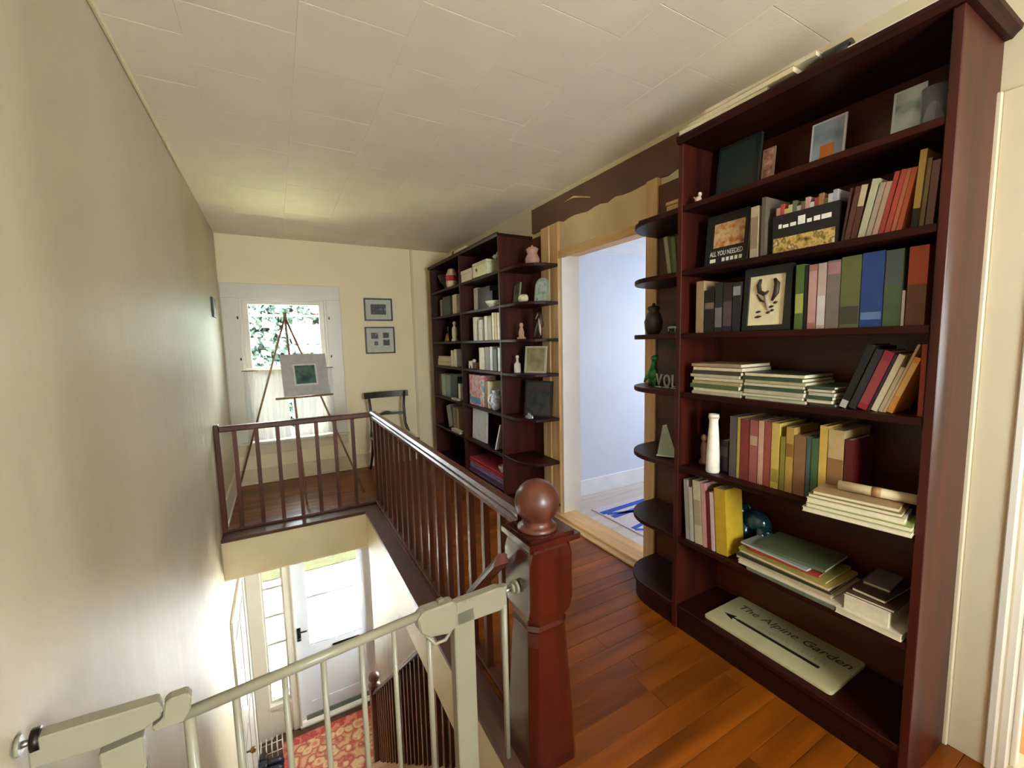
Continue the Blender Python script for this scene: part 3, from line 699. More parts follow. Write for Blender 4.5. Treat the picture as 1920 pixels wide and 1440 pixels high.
# ================================================================ SAFETY GATE
GA, GB = Vector((XL, 1.035, 0)), Vector((nx - hw, 1.165, 0))
gdir = (GB - GA).normalized(); gnorm = Vector((-gdir.y, gdir.x, 0)); GLEN = (GB - GA).length
def guz(px, py):
    d_ = ray(px, py); t = (GA - CAM).dot(gnorm) / d_.dot(gnorm); p = CAM + d_ * t
    return (p - GA).dot(gdir), p.z
gate = thing('safety_gate', 'white metal safety gate across the top of the stairs', 'gate', tuple(GA)); ORIG[gate.name] = (0, 0, 0)
gate.rotation_euler = (0, 0, math.atan2(gdir.y, gdir.x))
def gz(p): return guz(*p)
GZT = 0.688
def gbox(name, u0, u1, z0, z1, d=0.014, bevel=0.003, mat=None):
    return MB().box(u0, u1, -d, d, z0, z1).build(name, mat or GATEP, gate, bevel)
def gpoly(name, pts, d=0.016, bevel=0.003, mat=None):
    Mx = Matrix(((1, 0, 0, 0), (0, 0, -1, 0), (0, 1, 0, 0), (0, 0, 0, 1)))
    return MB().prism([gz(p) for p in pts], -d, d, Mx).build(name, mat or GATEP, gate, bevel)
u_l = gz((355, 1300))[0]; u_r = gz((782, 1160))[0]
MB().tube([(u_l - 0.02, 0, 0.672), (u_r + 0.02, 0, 0.672)], 0.0125, 12).build('top_rail', GATEP, gate)
MB().tube([(u_l - 0.02, 0, 0.06), (u_r + 0.16, 0, 0.06)], 0.0125, 12).build('bottom_rail', GATEP, gate)
gpoly('hinge_housing', [(56, 1388), (66, 1376), (298, 1307), (305, 1318), (303, 1335), (272, 1358), (185, 1395), (60, 1432)])
gpoly('latch_bracket', [(309, 1313), (318, 1304), (352, 1292), (360, 1300), (358, 1322), (346, 1345), (292, 1364), (284, 1358), (306, 1340)], 0.014)
ua, ub = gz((186, 1399))[0], gz((270, 1370))[0]
gbox('hinge_post', ua, ub, 0.02, 0.672, 0.0155)
gbox('seam', ua - 0.002, ub + 0.002, 0.600, 0.605, 0.0168, 0.001)
for (px, w) in ((354, 0.011), (445, 0.008), (531, 0.007), (606, 0.007), (679, 0.007), (741, 0.007), (806, 0.009)):
    u = gz((px, 1330 if px < 500 else 1240))[0]
    MB().tube([(u, 0, 0.06), (u, 0, 0.672)], w, 8).build('bar', GATEP, gate)
gpoly('latch_housing', [(778, 1158), (790, 1142), (846, 1122), (852, 1128), (852, 1168), (838, 1182), (800, 1190), (784, 1182)], 0.021, 0.005)
gpoly('latch_arm', [(850, 1128), (930, 1098), (944, 1098), (945, 1128), (935, 1140), (852, 1170)], 0.017, 0.004)
for i in range(5):
    a_, z_ = gz((862 + i * 7, 1126 - i * 2.4)); gbox('grip_rib', a_ - 0.002, a_ + 0.002, z_ - 0.004, z_ + 0.004, 0.017, 0.0)
lv = [gz((795, 1186)), gz((812, 1203)), gz((832, 1195)), gz((842, 1178))]
MB().tube([(a_, -0.012, z_) for a_, z_ in lv], 0.005, 8).build('release_lever', GATEP, gate)
gbox('lock_button', gz((826, 1140))[0] - 0.010, gz((826, 1140))[0] + 0.010, GZT - 0.002, GZT + 0.008, 0.008, 0.002, flat((120, 110, 90)))
gbox('latch_post', gz((850, 1240))[0], gz((888, 1240))[0], 0.02, 0.640, 0.017)
u = gz((948, 1250))[0]; MB().tube([(u, 0, 0.04), (u, 0, 0.655)], 0.010, 8).build('side_bar', GATEP, gate)
# pressure bolts against wall and newel
zb_ = gz((20, 1405))[1]
MB().tube([(0.003, 0, zb_), (gz((62, 1405))[0], 0, zb_)], 0.006, 8).build('bolt', STEEL, gate)
MB().tube([(0.022, 0, zb_), (0.034, 0, zb_)], 0.02, 12).build('bolt_wheel', DARKM, gate)
MB().tube([(0.003, 0, zb_), (0.009, 0, zb_)], 0.017, 14).build('wall_cup', GATEP, gate)
zb2 = gz((955, 1105))[1]
MB().tube([(gz((940, 1110))[0], 0, zb2), (GLEN - 0.003, 0, zb2)], 0.006, 8).build('bolt', STEEL, gate)
MB().tube([(GLEN - 0.013, 0, zb2), (GLEN - 0.0045, 0, zb2)], 0.022, 16).build('post_cup', GATEP, gate)
MB().tube([(GLEN - 0.026, 0, zb2), (GLEN - 0.018, 0, zb2)], 0.014, 12).build('bolt_wheel', GATEP, gate)

# ================================================================ BOOKCASES
TH = 0.024
def end_poly(ya, yb):
    """end shelf with one rounded corner, from divider ya out to yb"""
    s_ = 1 if yb > ya else -1; r = 0.22
    pts = [(XW - 0.014, ya), (XB, ya), (XB, yb - s_ * r)]
    for i in range(1, 9):
        a = math.pi / 2 * i / 8
        pts.append((XB + r - r * math.cos(a), yb - s_ * r + s_ * r * math.sin(a)))
    pts.append((XW - 0.014, yb))
    return pts
def shelf_end(name, root, ya, yb, z, th=TH):
    return MB().prism(end_poly(ya, yb), z - th, z).build(name, MAHOGH, root, 0.003)

bc = thing('wide_bookcase', 'tall mahogany bookcase with one wide bay beside the beige door casing', 'bookcase', (XB, 0.95, 0))
box_obj('side_panel', MAHOG, bc, XB, XW - 0.002, Y0, Y0 + 0.025, 0, TOPZ, bevel=0.002)
box_obj('divider', MAHOG, bc, XB, XW - 0.002, Y1, Y1 + 0.025, 0, TOPZ, bevel=0.002)
box_obj('back_panel', wood('mahogany_back', (58, 22, 4), (98, 44, 10), 'y', 3, 0.4, 0.2), bc, XW - 0.014, XW - 0.004, Y0 + 0.025, 1.765, 0.0, TOPZ)
box_obj('top', MAHOGH, bc, XB, XW - 0.002, Y0, Y1 + 0.025, TOPZ, TOPZ + 0.025)
for z in SZ: box_obj('shelf', MAHOGH, bc, XB + 0.002, XW - 0.014, Y0 + 0.025, Y1, z - TH, z, bevel=0.002)
for z in SZ: shelf_end('end_shelf', bc, Y1 + 0.025, 1.762, z)
box_obj('plinth', MAHOGH, bc, XB + 0.012, XW - 0.014, Y0 + 0.025, Y1, 0, SZ[6] - TH)
MB().prism([(p[0] + 0.012 if p[0] < XW - 0.02 else p[0], p[1] - 0.012) for p in end_poly(Y1 + 0.037, 1.762)], 0, SZ[6] - TH).build('end_plinth', MAHOGH, bc)
def crown(root, ya, yb, near, far):
    pr = [(0.0, 0.0), (0.008, 0.0), (0.012, 0.010), (0.017, 0.018), (0.018, 0.030), (0.0, 0.030)]; ne = 2.0
    m = MB(); n = len(pr)
    def sec(fx): return [fx(p) for p in pr]
    loops = []
    if near: loops.append([(XW - 0.002, ya - p[0] * ne, TOPZ + p[1]) for p in pr]); loops.append([(XB - p[0], ya - p[0] * ne, TOPZ + p[1]) for p in pr])
    else: loops.append([(XB - p[0], ya, TOPZ + p[1]) for p in pr])
    if far: loops.append([(XB - p[0], yb + p[0], TOPZ + p[1]) for p in pr]); loops.append([(XW - 0.002, yb + p[0], TOPZ + p[1]) for p in pr])
    else: loops.append([(XB - p[0], yb, TOPZ + p[1]) for p in pr])
    vs = [v for l in loops for v in l]
    fs = [(i * n + k, i * n + (k + 1) % n, (i + 1) * n + (k + 1) % n, (i + 1) * n + k) for i in range(len(loops) - 1) for k in range(n)]
    fs += [tuple(range(n)), tuple(range((len(loops) - 1) * n, len(loops) * n))]
    m.add(vs, fs).build('crown_moulding', MAHOGH, root)
crown(bc, Y0, Y1 + 0.025, True, False)

YD1, YD2, YE = 3.14, 3.99, 4.912
fc = thing('double_bookcase', 'tall mahogany bookcase with two bays and rounded end shelves near the chair', 'bookcase', (XB, 4.0, 0))
box_obj('side_panel', MAHOG, fc, XB, XW - 0.002, YE - 0.025, YE, 0, TOPZ, bevel=0.002)
box_obj('divider', MAHOG, fc, XB, XW - 0.002, YD2, YD2 + 0.025, 0, TOPZ, bevel=0.002)
box_obj('divider', MAHOG, fc, XB, XW - 0.002, YD1, YD1 + 0.025, 0, TOPZ, bevel=0.002)
box_obj('back_panel', MATS['mahogany_back'], fc, XW - 0.014, XW - 0.004, 2.97, YE - 0.025, 0, TOPZ)
box_obj('top', MAHOGH, fc, XB, XW - 0.002, YD1, YE, TOPZ, TOPZ + 0.025)
for z in SZ:
    box_obj('shelf', MAHOGH, fc, XB + 0.002, XW - 0.014, YD1 + 0.025, YD2, z - TH, z, bevel=0.002)
    box_obj('shelf', MAHOGH, fc, XB + 0.002, XW - 0.014, YD2 + 0.025, YE - 0.025, z - TH, z, bevel=0.002)
    MB().prism([(min(p[0], XW - 0.036), p[1]) for p in end_poly(YD1, 2.725)], z - TH, z).build('end_shelf', MAHOGH, fc, 0.003)
box_obj('plinth', MAHOGH, fc, XB + 0.012, XW - 0.014, YD1 + 0.025, YE - 0.025, 0, SZ[6] - TH)
crown(fc, YD1, YE, False, True)

# ================================================================ BOOKS AND THINGS ON THE SHELVES
ORD = ['top', 'second', 'third', 'fourth', 'fifth', 'sixth', 'bottom']
GAIN = [0.90]
def bkc(rgb): return tuple(int(min(232, v * GAIN[0])) for v in rgb)
def local_thing(name, label, cat, loc, rot=(0, 0, 0), group=None):
    o = thing(name, label, cat, (loc[0], loc[1], loc[2] + 0.0006), group); ORIG[o.name] = (0, 0, 0); o.rotation_euler = rot; return o
def make_book(root, t, h, D, rgb, band=None, foot=None):
    """upright book, spine towards -x"""
    m = flat(bkc(rgb), 0.5); bt = 0.0026 if t > 0.011 else 0.0012
    cv = MB().box(0, bt, -t / 2, t / 2, 0, h).box(bt, D, -t / 2, -t / 2 + bt, 0, h).box(bt, D, t / 2 - bt, t / 2, 0, h)
    c = cv.build('cover', m, root)
    MB().box(bt, D - 0.005, -t / 2 + bt, t / 2 - bt, 0.003, h - 0.003).build('pages', PAPER, root)
    if band:
        z0, z1, col = band
        o = MB().box(-0.0007, 0.0, -t * 0.46, t * 0.46, h * z0, h * z1).build('title_label', flat(bkc(col), 0.5), root)
    return c
def upright_row(z, items, shelf, case, grp, sb=0.045, lean=None, depth=None):
    """items: (short, rgb, px0, px1, (px_top, py_top), opts) : base pixels on the shelf, pixel of the top centre"""
    prev = None
    for i, it in enumerate(items):
        short, rgb, p0, p1, (pt, pyt) = it[:5]; op = it[5] if len(it) > 5 else {}
        xs_ = XB + op.get('sb', sb)
        ya, yb = y_of(p0, xs_, z), y_of(p1, xs_, z)
        t = max(0.007, abs(ya - yb) - 0.0012); yc = (ya + yb) / 2
        tp = at_x(xs_, pt, pyt)
        dy, dz = tp.y - yc, tp.z - z
        L_ = math.hypot(dy, dz); th = math.atan2(dy, dz)
        if abs(th) < 0.035: th = 0.0
        if lean is not None and not op.get('free'): th = lean; L_ = dz / max(0.5, math.cos(lean))
        nb = items[i - 1][0] if i else items[1][0]
        lab = op.get('label') or '%s on %s shelf of %s beside the %s' % (short, shelf, case, nb)
        h = min(L_, op.get('hmax', 0.30))
        D = op.get('D', depth or min(0.235, max(0.12, h * 0.72))); tc = t * max(0.55, math.cos(th)); yc += math.copysign(t / 2 * math.sin(th) ** 2, th)
        o = local_thing('book', lab, 'book', (xs_, yc, z + abs(math.sin(th)) * tc / 2), (-th, 0, 0), grp)
        make_book(o, tc, h, D, rgb, op.get('band'))
        for (fz0, fz1, col) in op.get('patch', []):
            MB().box(-0.001, 0.0, -tc * 0.5, tc * 0.5, h * fz0, h * fz1).build('printed_patch', flat(bkc(col), 0.5), o)
def flat_stack(z, items, shelf, case, grp, name='magazine'):
    """items bottom to top: (short, rgb, y0, y1, thickness, x setback, depth, rotation deg)"""
    zz = z
    for i, (short, rgb, ya, yb, t, sb, D, rot) in enumerate(items):
        w = abs(yb - ya); yc = (ya + yb) / 2
        below = items[i - 1][0] if i else None
        lab = ('%s stacked on %s, %s of %s' % (short, below, shelf, case)) if below else '%s lying lowest on %s of %s' % (short, shelf, case)
        o = local_thing(name, lab, name.replace('_', ' '), (XB + sb + D / 2, yc, zz), (0, 0, math.radians(rot)), grp)
        bt = min(0.002, t * 0.2)
        MB().box(-D / 2, D / 2, -w / 2, w / 2, 0, bt).box(-D / 2, D / 2, -w / 2, w / 2, t - bt, t).build('cover', flat(bkc(rgb), 0.4), o)
        if i % 3 != 1 and name == 'magazine': MB().box(-D / 2, -D / 2 + 0.0018, -w / 2, w / 2, bt, t - bt).build('spine', flat(bkc(rgb), 0.4), o)
        MB().box(-D / 2 + 0.002, D / 2 - 0.001, -w / 2 + 0.002, w / 2 - 0.002, bt, t - bt).build('pages', PAPER, o)
        zz += t + 0.0006
    return zz
WC, DC = 'wide bookcase', 'double bookcase'

# ---- wide bookcase, second shelf
z = SZ[1]
G2 = 'books on the second shelf of the wide bookcase'
upright_row(z, [
    ('cream speckled book', (190, 170, 140), 1405, 1420, (1417, 387), {'band': (0.2, 0.8, (150, 130, 105))}),
    ('grey slim book', (105, 92, 78), 1425, 1433, (1434, 370))], 'second', WC, G2)
upright_row(z, [
    ('mauve thin book', (110, 75, 80), 1576, 1580, (1597, 353), {'sb': 0.06}),
    ('brown paperback', (92, 52, 38), 1581, 1592, (1610, 350)),
    ('brown and cream book', (84, 44, 30), 1593, 1605, (1622, 347), {'patch': [(0.62, 1.0, (196, 178, 140))]}),
    ('pale green book', (186, 184, 148), 1606, 1620, (1643, 336)),
    ('beige book', (172, 152, 126), 1621, 1632, (1656, 343)),
    ('pale pink book', (184, 146, 124), 1633, 1644, (1668, 341)),
    ('red slim book', (166, 58, 48), 1645, 1655, (1683, 322)),
    ('vermilion book', (178, 72, 52), 1656, 1667, (1696, 318)),
    ('salmon book', (190, 104, 72), 1668, 1677, (1706, 316)),
    ('orange book', (192, 92, 48), 1678, 1689, (1716, 314)),
    ('yellow book with black foot', (204, 172, 92), 1706, 1720, (1733, 280), {'patch': [(0.0, 0.27, (26, 22, 20))]}),
    ('tan book', (132, 106, 70), 1722, 1731, (1745, 296)),
    ('mauve thick book', (122, 80, 74), 1733, 1749, (1757, 300))], 'second', WC, G2, 0.05)
# black hardback standing face out
def face_out(name, label, cat, px0, px1, py_top, z, sb, rgb, t=0.018, lean=0.12, group=None, lift=0.0):
    xs_ = XB + sb
    ya, yb = y_of(px1, xs_, z), y_of(px0, xs_, z)
    h = at_x(xs_, (px0 + px1) / 2, py_top).z - z
    o = local_thing(name, label, cat, (xs_, (ya + yb) / 2, z + lift + 0.024 * math.sin(lean)), (0, lean, 0), group)
    return o, (yb - ya), h
def text(body, size, mat, root, loc, rot, shear=0.0, spacing=1.0, name='lettering', width=None):
    cu = bpy.data.curves.new(name, 'FONT'); cu.body = body; cu.size = size; cu.align_x = 'CENTER'; cu.align_y = 'CENTER'
    cu.shear = shear; cu.space_character = spacing; cu.extrude = 0.0003; cu.resolution_u = 3
    o = bpy.data.objects.new(name, cu); COL.objects.link(o)
    dg = bpy.context.evaluated_depsgraph_get(); me = bpy.data.meshes.new_from_object(o.evaluated_get(dg))
    COL.objects.unlink(o); bpy.data.objects.remove(o)
    if width:
        xs2 = [v.co.x for v in me.vertices]; k = width / (max(xs2) - min(xs2))
        for v in me.vertices: v.co.x *= k
    # one part per letter: connected pieces whose x ranges overlap belong together
    lk = list(range(len(me.vertices)))
    def top(i):
        while lk[i] != i: lk[i] = lk[lk[i]]; i = lk[i]
        return i
    for e in me.edges: lk[top(e.vertices[0])] = top(e.vertices[1])
    isl = {}
    for i, v in enumerate(me.vertices): isl.setdefault(top(i), []).append(i)
    rng = sorted((min(me.vertices[i].co.x for i in l), max(me.vertices[i].co.x for i in l), l) for l in isl.values())
    letters = []
    for a, b, l in rng:
        if letters and min(b, letters[-1][1]) - a > 0.5 * min(b - a, letters[-1][1] - letters[-1][0]): letters[-1][1] = max(b, letters[-1][1]); letters[-1][2] += l
        else: letters.append([a, b, list(l)])
    for a, b, l in letters:
        ix = {i: k for k, i in enumerate(l)}
        m2 = bpy.data.meshes.new('letter'); m2.from_pydata([tuple(me.vertices[i].co) for i in l], [], [tuple(ix[i] for i in f.vertices) for f in me.polygons if f.vertices[0] in ix])
        m2.materials.append(mat)
        ob = bpy.data.objects.new('letter', m2); COL.objects.link(ob); ob.parent = root; ob.location = loc; ob.rotation_euler = rot
    bpy.data.meshes.remove(me)
FACE = (H, 0, -H)     # text lying on a face that looks towards -x
WHITEINK = flat((232, 226, 214)); BLACKINK = flat((18, 16, 15)); BLK = flat((26, 23, 22), 0.4)
o, w, h = face_out('book', 'black hardback with orange food photo and white capitals, standing face out on second shelf', 'book', 1320, 1398, 398, z, 0.07, (26, 22, 20), 0.022, 0.10, G2)
t = 0.022
MB().box(0, 0.003, -w / 2, w / 2, 0, h).box(t - 0.003, t, -w / 2, w / 2, 0, h).box(0.003, t - 0.003, w / 2 - 0.003, w / 2, 0, h).build('cover', BLK, o)
MB().box(0.003, t - 0.003, -w / 2 + 0.004, w / 2 - 0.003, 0.003, h - 0.003).build('pages', PAPER, o)
MB().box(-0.0008, 0, -w * 0.42, w * 0.30, h * 0.36, h * 0.82).build('cover_photo', pattern('food_photo', [(96, 52, 24), (188, 122, 66), (206, 180, 130), (176, 96, 44)], 26, 'noise', 0.5), o)
text('ALL YOU NEEDED', 0.03, WHITEINK, o, (-0.0006, -w * 0.02, h * 0.24), FACE, width=w * 0.78)
for (a, b_) in ((0.36, 0.22), (0.08, -0.42)):
    n = max(2, int(abs(a - b_) / 0.09))
    for i in range(n):
        yy = w * (a + (b_ - a) * (i + 0.5) / n); MB().box(-0.0006, 0, yy - w * 0.034, yy + w * 0.034, h * 0.08, h * 0.15).build('letter_mark', WHITEINK, o)
# black slipcase of small books
o, w, h = face_out('boxed_set', 'black slipcase with gold printed front holding a row of tiny books', 'boxed set', 1447, 1570, 392, z, 0.055, (0, 0, 0), 0.1, 0.0, None)
MB().box(0, 0.004, -w / 2, w / 2, 0, h).box(0.004, 0.10, -w / 2, -w / 2 + 0.004, 0, h).box(0.004, 0.10, w / 2 - 0.004, w / 2, 0, h).box(0.096, 0.10, -w / 2 + 0.004, w / 2 - 0.004, 0, h).box(0.004, 0.096, -w / 2 + 0.004, w / 2 - 0.004, 0, 0.004).build('case', BLK, o)
MB().box(-0.0008, 0, -w * 0.46, w * 0.48, h * 0.04, h * 0.42).build('gold_print', pattern('gold_print', [(60, 40, 14), (160, 124, 52), (206, 176, 104), (110, 76, 30), (214, 190, 140)], 34, 'noise', 0.45), o)
for i, (a, b_, hh_) in enumerate([(0.40, 0.35, 0.03), (0.33, 0.24, 0.022), (0.21, 0.12, 0.026), (0.09, -0.02, 0.06), (-0.05, -0.12, 0.026), (-0.15, -0.24, 0.032), (-0.26, -0.40, 0.032)]):
    MB().box(-0.0008, 0, w * b_, w * a, h * 0.66, h * 0.66 + hh_ * 0.5).build('letter_mark', WHITEINK, o)
cols = [(196, 140, 116), (178, 70, 60), (206, 186, 120), (206, 190, 140), (96, 110, 80), (176, 166, 150), (120, 90, 80), (196, 150, 140), (206, 196, 180), (150, 60, 54), (160, 112, 66), (110, 90, 66), (196, 190, 180), (170, 164, 170)]
yy = w / 2 - 0.008
for i, c in enumerate(cols):
    wd_ = (w - 0.016) / len(cols); MB().box(0.006, 0.09, yy - wd_ + 0.0008, yy, 0.005, h + 0.030 + 0.012 * math.sin(i * 2.1)).build('tiny_book', flat(bkc(c)), o); yy -= wd_

# ---- third shelf
z = SZ[2]; G3 = 'books on the third shelf of the wide bookcase'
upright_row(z, [
    ('tan block-like book', (170, 144, 106), 1304, 1318, (1311, 528)),
    ('black short book', (32, 27, 22), 1320, 1338, (1330, 544), {'band': (0.55, 0.7, (110, 100, 86))}),
    ('black and grey book', (42, 38, 38), 1339, 1353, (1347, 531), {'band': (0.1, 0.5, (120, 116, 110))}),
    ('purplish black book', (48, 32, 38), 1354, 1371, (1363, 531), {'band': (0.12, 0.62, (92, 74, 82))}),
    ('charcoal book', (38, 38, 38), 1372, 1387, (1380, 530), {'band': (0.74, 0.92, (150, 150, 150))})], 'third', WC, G3, 0.04, 0.0)
upright_row(z, [
    ('green spined book', (84, 104, 40), 1488, 1504, (1497, 497), {'band': (0.25, 0.55, (170, 168, 90))}),
    ('black narrow book', (32, 22, 22), 1505, 1511, (1508, 498)),
    ('pink patterned book', (166, 112, 102), 1512, 1528, (1521, 497), {'band': (0.1, 0.9, (196, 150, 140))}),
    ('white and pink book', (192, 164, 154), 1529, 1545, (1538, 494), {'band': (0.05, 0.5, (214, 200, 196))}),
    ('grey book', (122, 108, 98), 1546, 1571, (1560, 489), {'band': (0.8, 0.97, (170, 120, 120))}),
    ('olive book', (98, 98, 56), 1572, 1609, (1592, 481), {'band': (0.05, 0.3, (64, 60, 46))}),
    ('blue hardback', (36, 62, 118), 1610, 1652, (1634, 473), {'band': (0.1, 0.2, (96, 120, 160))}),
    ('moss green book', (74, 90, 56), 1653, 1687, (1673, 469), {'band': (0.55, 0.98, (74, 82, 78))}),
    ('white thin book', (186, 174, 154), 1688, 1693, (1692, 545)),
    ('orange and brown book', (178, 72, 28), 1696, 1733, (1717, 462), {'patch': [(0.0, 0.52, (116, 72, 46))]})], 'third', WC, G3, 0.04, 0.0)
fr_o, w, h = face_out('framed_print', 'black framed cream print of a dark winged emblem, on third shelf', 'framed print', 1390, 1478, 500, z, 0.035, (0, 0, 0), 0.02, 0.07)
b = 0.020
MB().box(0, 0.02, -w / 2, w / 2, 0, b).box(0, 0.02, -w / 2, w / 2, h - b * 1.6, h).box(0, 0.02, -w / 2, -w / 2 + b * 1.2, b, h - b * 1.6).box(0, 0.02, w / 2 - b, w / 2, b, h - b * 1.6).box(0.012, 0.018, -w / 2 + b, w / 2 - b, b, h - b).build('frame', flat((30, 30, 26), 0.4), fr_o)
MB().box(0.008, 0.012, -w / 2 + b * 1.2, w / 2 - b, b, h - b * 1.6).build('print', flat((222, 206, 166)), fr_o)
INK = flat((44, 34, 18)); GREYI = flat((150, 136, 120))
def blob(name, pts, mat, r):
    MB().tube([(0.0075, p[0] * w, p[1] * h) for p in pts], [r * k for k in ([0.5] + [1] * (len(pts) - 2) + [0.4])], 8).build(name, mat, fr_o)
blob('wing', [(0.16, 0.82), (0.20, 0.72), (0.17, 0.62), (0.06, 0.57), (-0.02, 0.62)], INK, 0.009)
blob('wing', [(-0.13, 0.80), (-0.19, 0.72), (-0.18, 0.58), (-0.10, 0.46)], INK, 0.011)
blob('body', [(0.06, 0.56), (0.0, 0.45), (-0.03, 0.32)], GREYI, 0.010)
blob('branch', [(0.23, 0.58), (0.14, 0.48), (0.06, 0.45)], INK, 0.005)
for (a, c, e) in ((0.17, 0.29, 0.05), (0.17, 0.21, 0.07), (-0.10, 0.36, 0.05), (-0.18, 0.42, 0.04), (-0.12, 0.30, 0.04), (-0.04, 0.27, 0.04)):
    blob('mark', [(a + e, c), (a, c + 0.01), (a - e, c + 0.015)], INK, 0.0055)

# ---- fourth shelf: magazines and leaning books
z = SZ[3]; G4 = 'magazines on the fourth shelf of the wide bookcase'
def ys(px, sb, zz): return y_of(px, XB + sb, zz)
pal = [('white magazine', (196, 184, 160)), ('olive magazine', (110, 112, 70)), ('cream magazine', (190, 176, 140)), ('moss magazine', (92, 104, 62)), ('dark magazine', (70, 66, 52)), ('yellowed magazine', (182, 164, 116)), ('dark green magazine', (62, 84, 60)), ('ivory magazine', (200, 190, 162)), ('maroon magazine', (104, 50, 46)), ('tan magazine', (170, 142, 110))]
def pile(n, order, pa, pb, t, sb, D, ttl, zz, shelf, case, grp):
    its = []
    for i in range(n):
        nm, c = pal[order[i % len(order)]]
        j = 0.006 * math.sin(i * 2.3 + pa)
        its.append((nm, c, ys(pa, sb, zz) + j, ys(pb, sb, zz) + j, t * (0.8 + 0.4 * ((i * 7) % 5) / 5), sb + 0.004 * math.cos(i * 1.7), D, 1.2 * math.sin(i * 1.9)))
    out = []
    seen = {}
    for i, it in enumerate(its):
        seen[it[0]] = seen.get(it[0], 0) + 1
        nm = it[0] if seen[it[0]] == 1 else 'upper ' + it[0]
        out.append((nm,) + it[1:])
    flat_stack(zz, out, shelf, case + ' ' + ttl, grp)
pile(9, [0, 2, 3, 5, 1, 7, 4, 8, 9], 1297, 1388, 0.0155, 0.015, 0.215, 'first pile', z, 'fourth shelf', WC, G4)
pile(8, [7, 1, 0, 6, 3, 2, 6, 4], 1394, 1506, 0.0135, 0.02, 0.215, 'middle pile', z, 'fourth shelf', WC, G4)
pile(6, [4, 7, 6, 0, 4, 6], 1513, 1561, 0.012, 0.03, 0.20, 'last pile', z, 'fourth shelf', WC, G4)
G4b = 'leaning books on the fourth shelf of the wide bookcase'
upright_row(z, [
    ('black paperback', (26, 23, 23), 1571, 1586, (1625, 650), {'band': (0.0, 0.12, (190, 186, 176))}),
    ('charcoal paperback', (42, 40, 40), 1588, 1603, (1638, 658)),
    ('crimson paperback', (146, 26, 42), 1604, 1624, (1656, 662), {'band': (0.1, 0.85, (150, 60, 60))}),
    ('dark purple paperback', (52, 32, 46), 1625, 1630, (1668, 666)),
    ('ivory paperback', (216, 200, 164), 1631, 1644, (1682, 667)),
    ('cream short booklet', (196, 176, 140), 1645, 1654, (1688, 690)),
    ('tan tall booklet', (204, 178, 130), 1655, 1659, (1702, 647)),
    ('amber paperback', (228, 152, 62), 1660, 1673, (1707, 664), {'hmax': 0.185, 'band': (0.3, 0.9, (236, 190, 110))}),
    ('rust red hardback', (172, 56, 20), 1719, 1730, (1730, 646), {'free': 1})], 'fourth', WC, G4b, 0.04, -0.33)

# ---- fifth shelf
z = SZ[4]; G5 = 'books on the fifth shelf of the wide bookcase'
upright_row(z, [
    ('small plum book', (58, 42, 48), 1349, 1364, (1357, 826), {'D': 0.11, 'sb': 0.09, 'band': (0.5, 0.8, (100, 80, 90))}),
    ('tall grey book', (96, 86, 82), 1366, 1379, (1373, 781)),
    ('thin yellow book', (196, 166, 84), 1380, 1385, (1383, 783)),
    ('dark red book', (134, 52, 46), 1386, 1402, (1395, 786)),
    ('dusty pink book', (164, 88, 78), 1403, 1418, (1411, 788), {'band': (0.6, 0.75, (200, 160, 130))}),
    ('pale pink book', (208, 164, 134), 1419, 1429, (1424, 789)),
    ('brick red book', (166, 76, 66), 1430, 1442, (1436, 791)),
    ('yellow spined book', (212, 182, 92), 1443, 1458, (1451, 793), {'band': (0.1, 0.3, (170, 150, 60))}),
    ('olive short book', (144, 132, 50), 1460, 1469, (1465, 818)),
    ('gold book', (192, 152, 70), 1470, 1484, (1477, 801), {'band': (0.55, 0.75, (150, 100, 40))}),
    ('tan brown book', (142, 102, 62), 1485, 1507, (1496, 817)),
    ('teal book', (76, 92, 88), 1508, 1516, (1512, 819)),
    ('dark green book', (72, 102, 62), 1517, 1530, (1524, 822)),
    ('bright yellow book', (216, 176, 80), 1531, 1546, (1539, 798)),
    ('cream and brown book', (202, 168, 112), 1547, 1576, (1562, 806), {'patch': [(0.05, 0.62, (150, 104, 62))]}),
    ('deep red book', (94, 22, 22), 1578, 1594, (1586, 824), {'D': 0.15})], 'fifth', WC, G5, 0.06, 0.0)
bx, by = XB + 0.05, y_of(1336, XB + 0.05, z)
bh = at_x(bx, 1336, 776).z - z
vs_ = local_thing('bottle_vase', 'slender white ceramic bottle vase on fifth shelf of wide bookcase', 'vase', (bx, by, z))
MB().lathe([(0.027, 0), (0.029, 0.006), (0.0275, bh * 0.35), (0.022, bh * 0.7), (0.0185, bh * 0.86), (0.019, bh * 0.90), (0.022, bh * 0.93), (0.022, bh), (0.016, bh), (0.015, bh * 0.9)], (0, 0, 0), 20).build('body', flat((236, 226, 208), 0.3), vs_)
MB().lathe([(0.0225, bh * 0.93), (0.024, bh * 0.945), (0.0225, bh * 0.96)], (0, 0, 0), 20).build('rim_band', flat((200, 180, 160), 0.3), vs_)
fg = local_thing('wooden_figurine', 'small brown wooden figurine behind the white bottle vase', 'figurine', (XB + 0.13, y_of(1319, XB + 0.13, z), z))
MB().lathe([(0.020, 0), (0.022, 0.01), (0.012, 0.03), (0.016, 0.07), (0.014, 0.10), (0.006, 0.112)], (0, 0, 0), 14).build('body', flat((128, 84, 60)), fg)
MB().lathe([(0.004, 0.108), (0.013, 0.118), (0.014, 0.128), (0.010, 0.14), (0.002, 0.144)], (0, 0, 0), 14).build('head', flat((150, 108, 82)), fg)
pa = [(1600, 1712)]
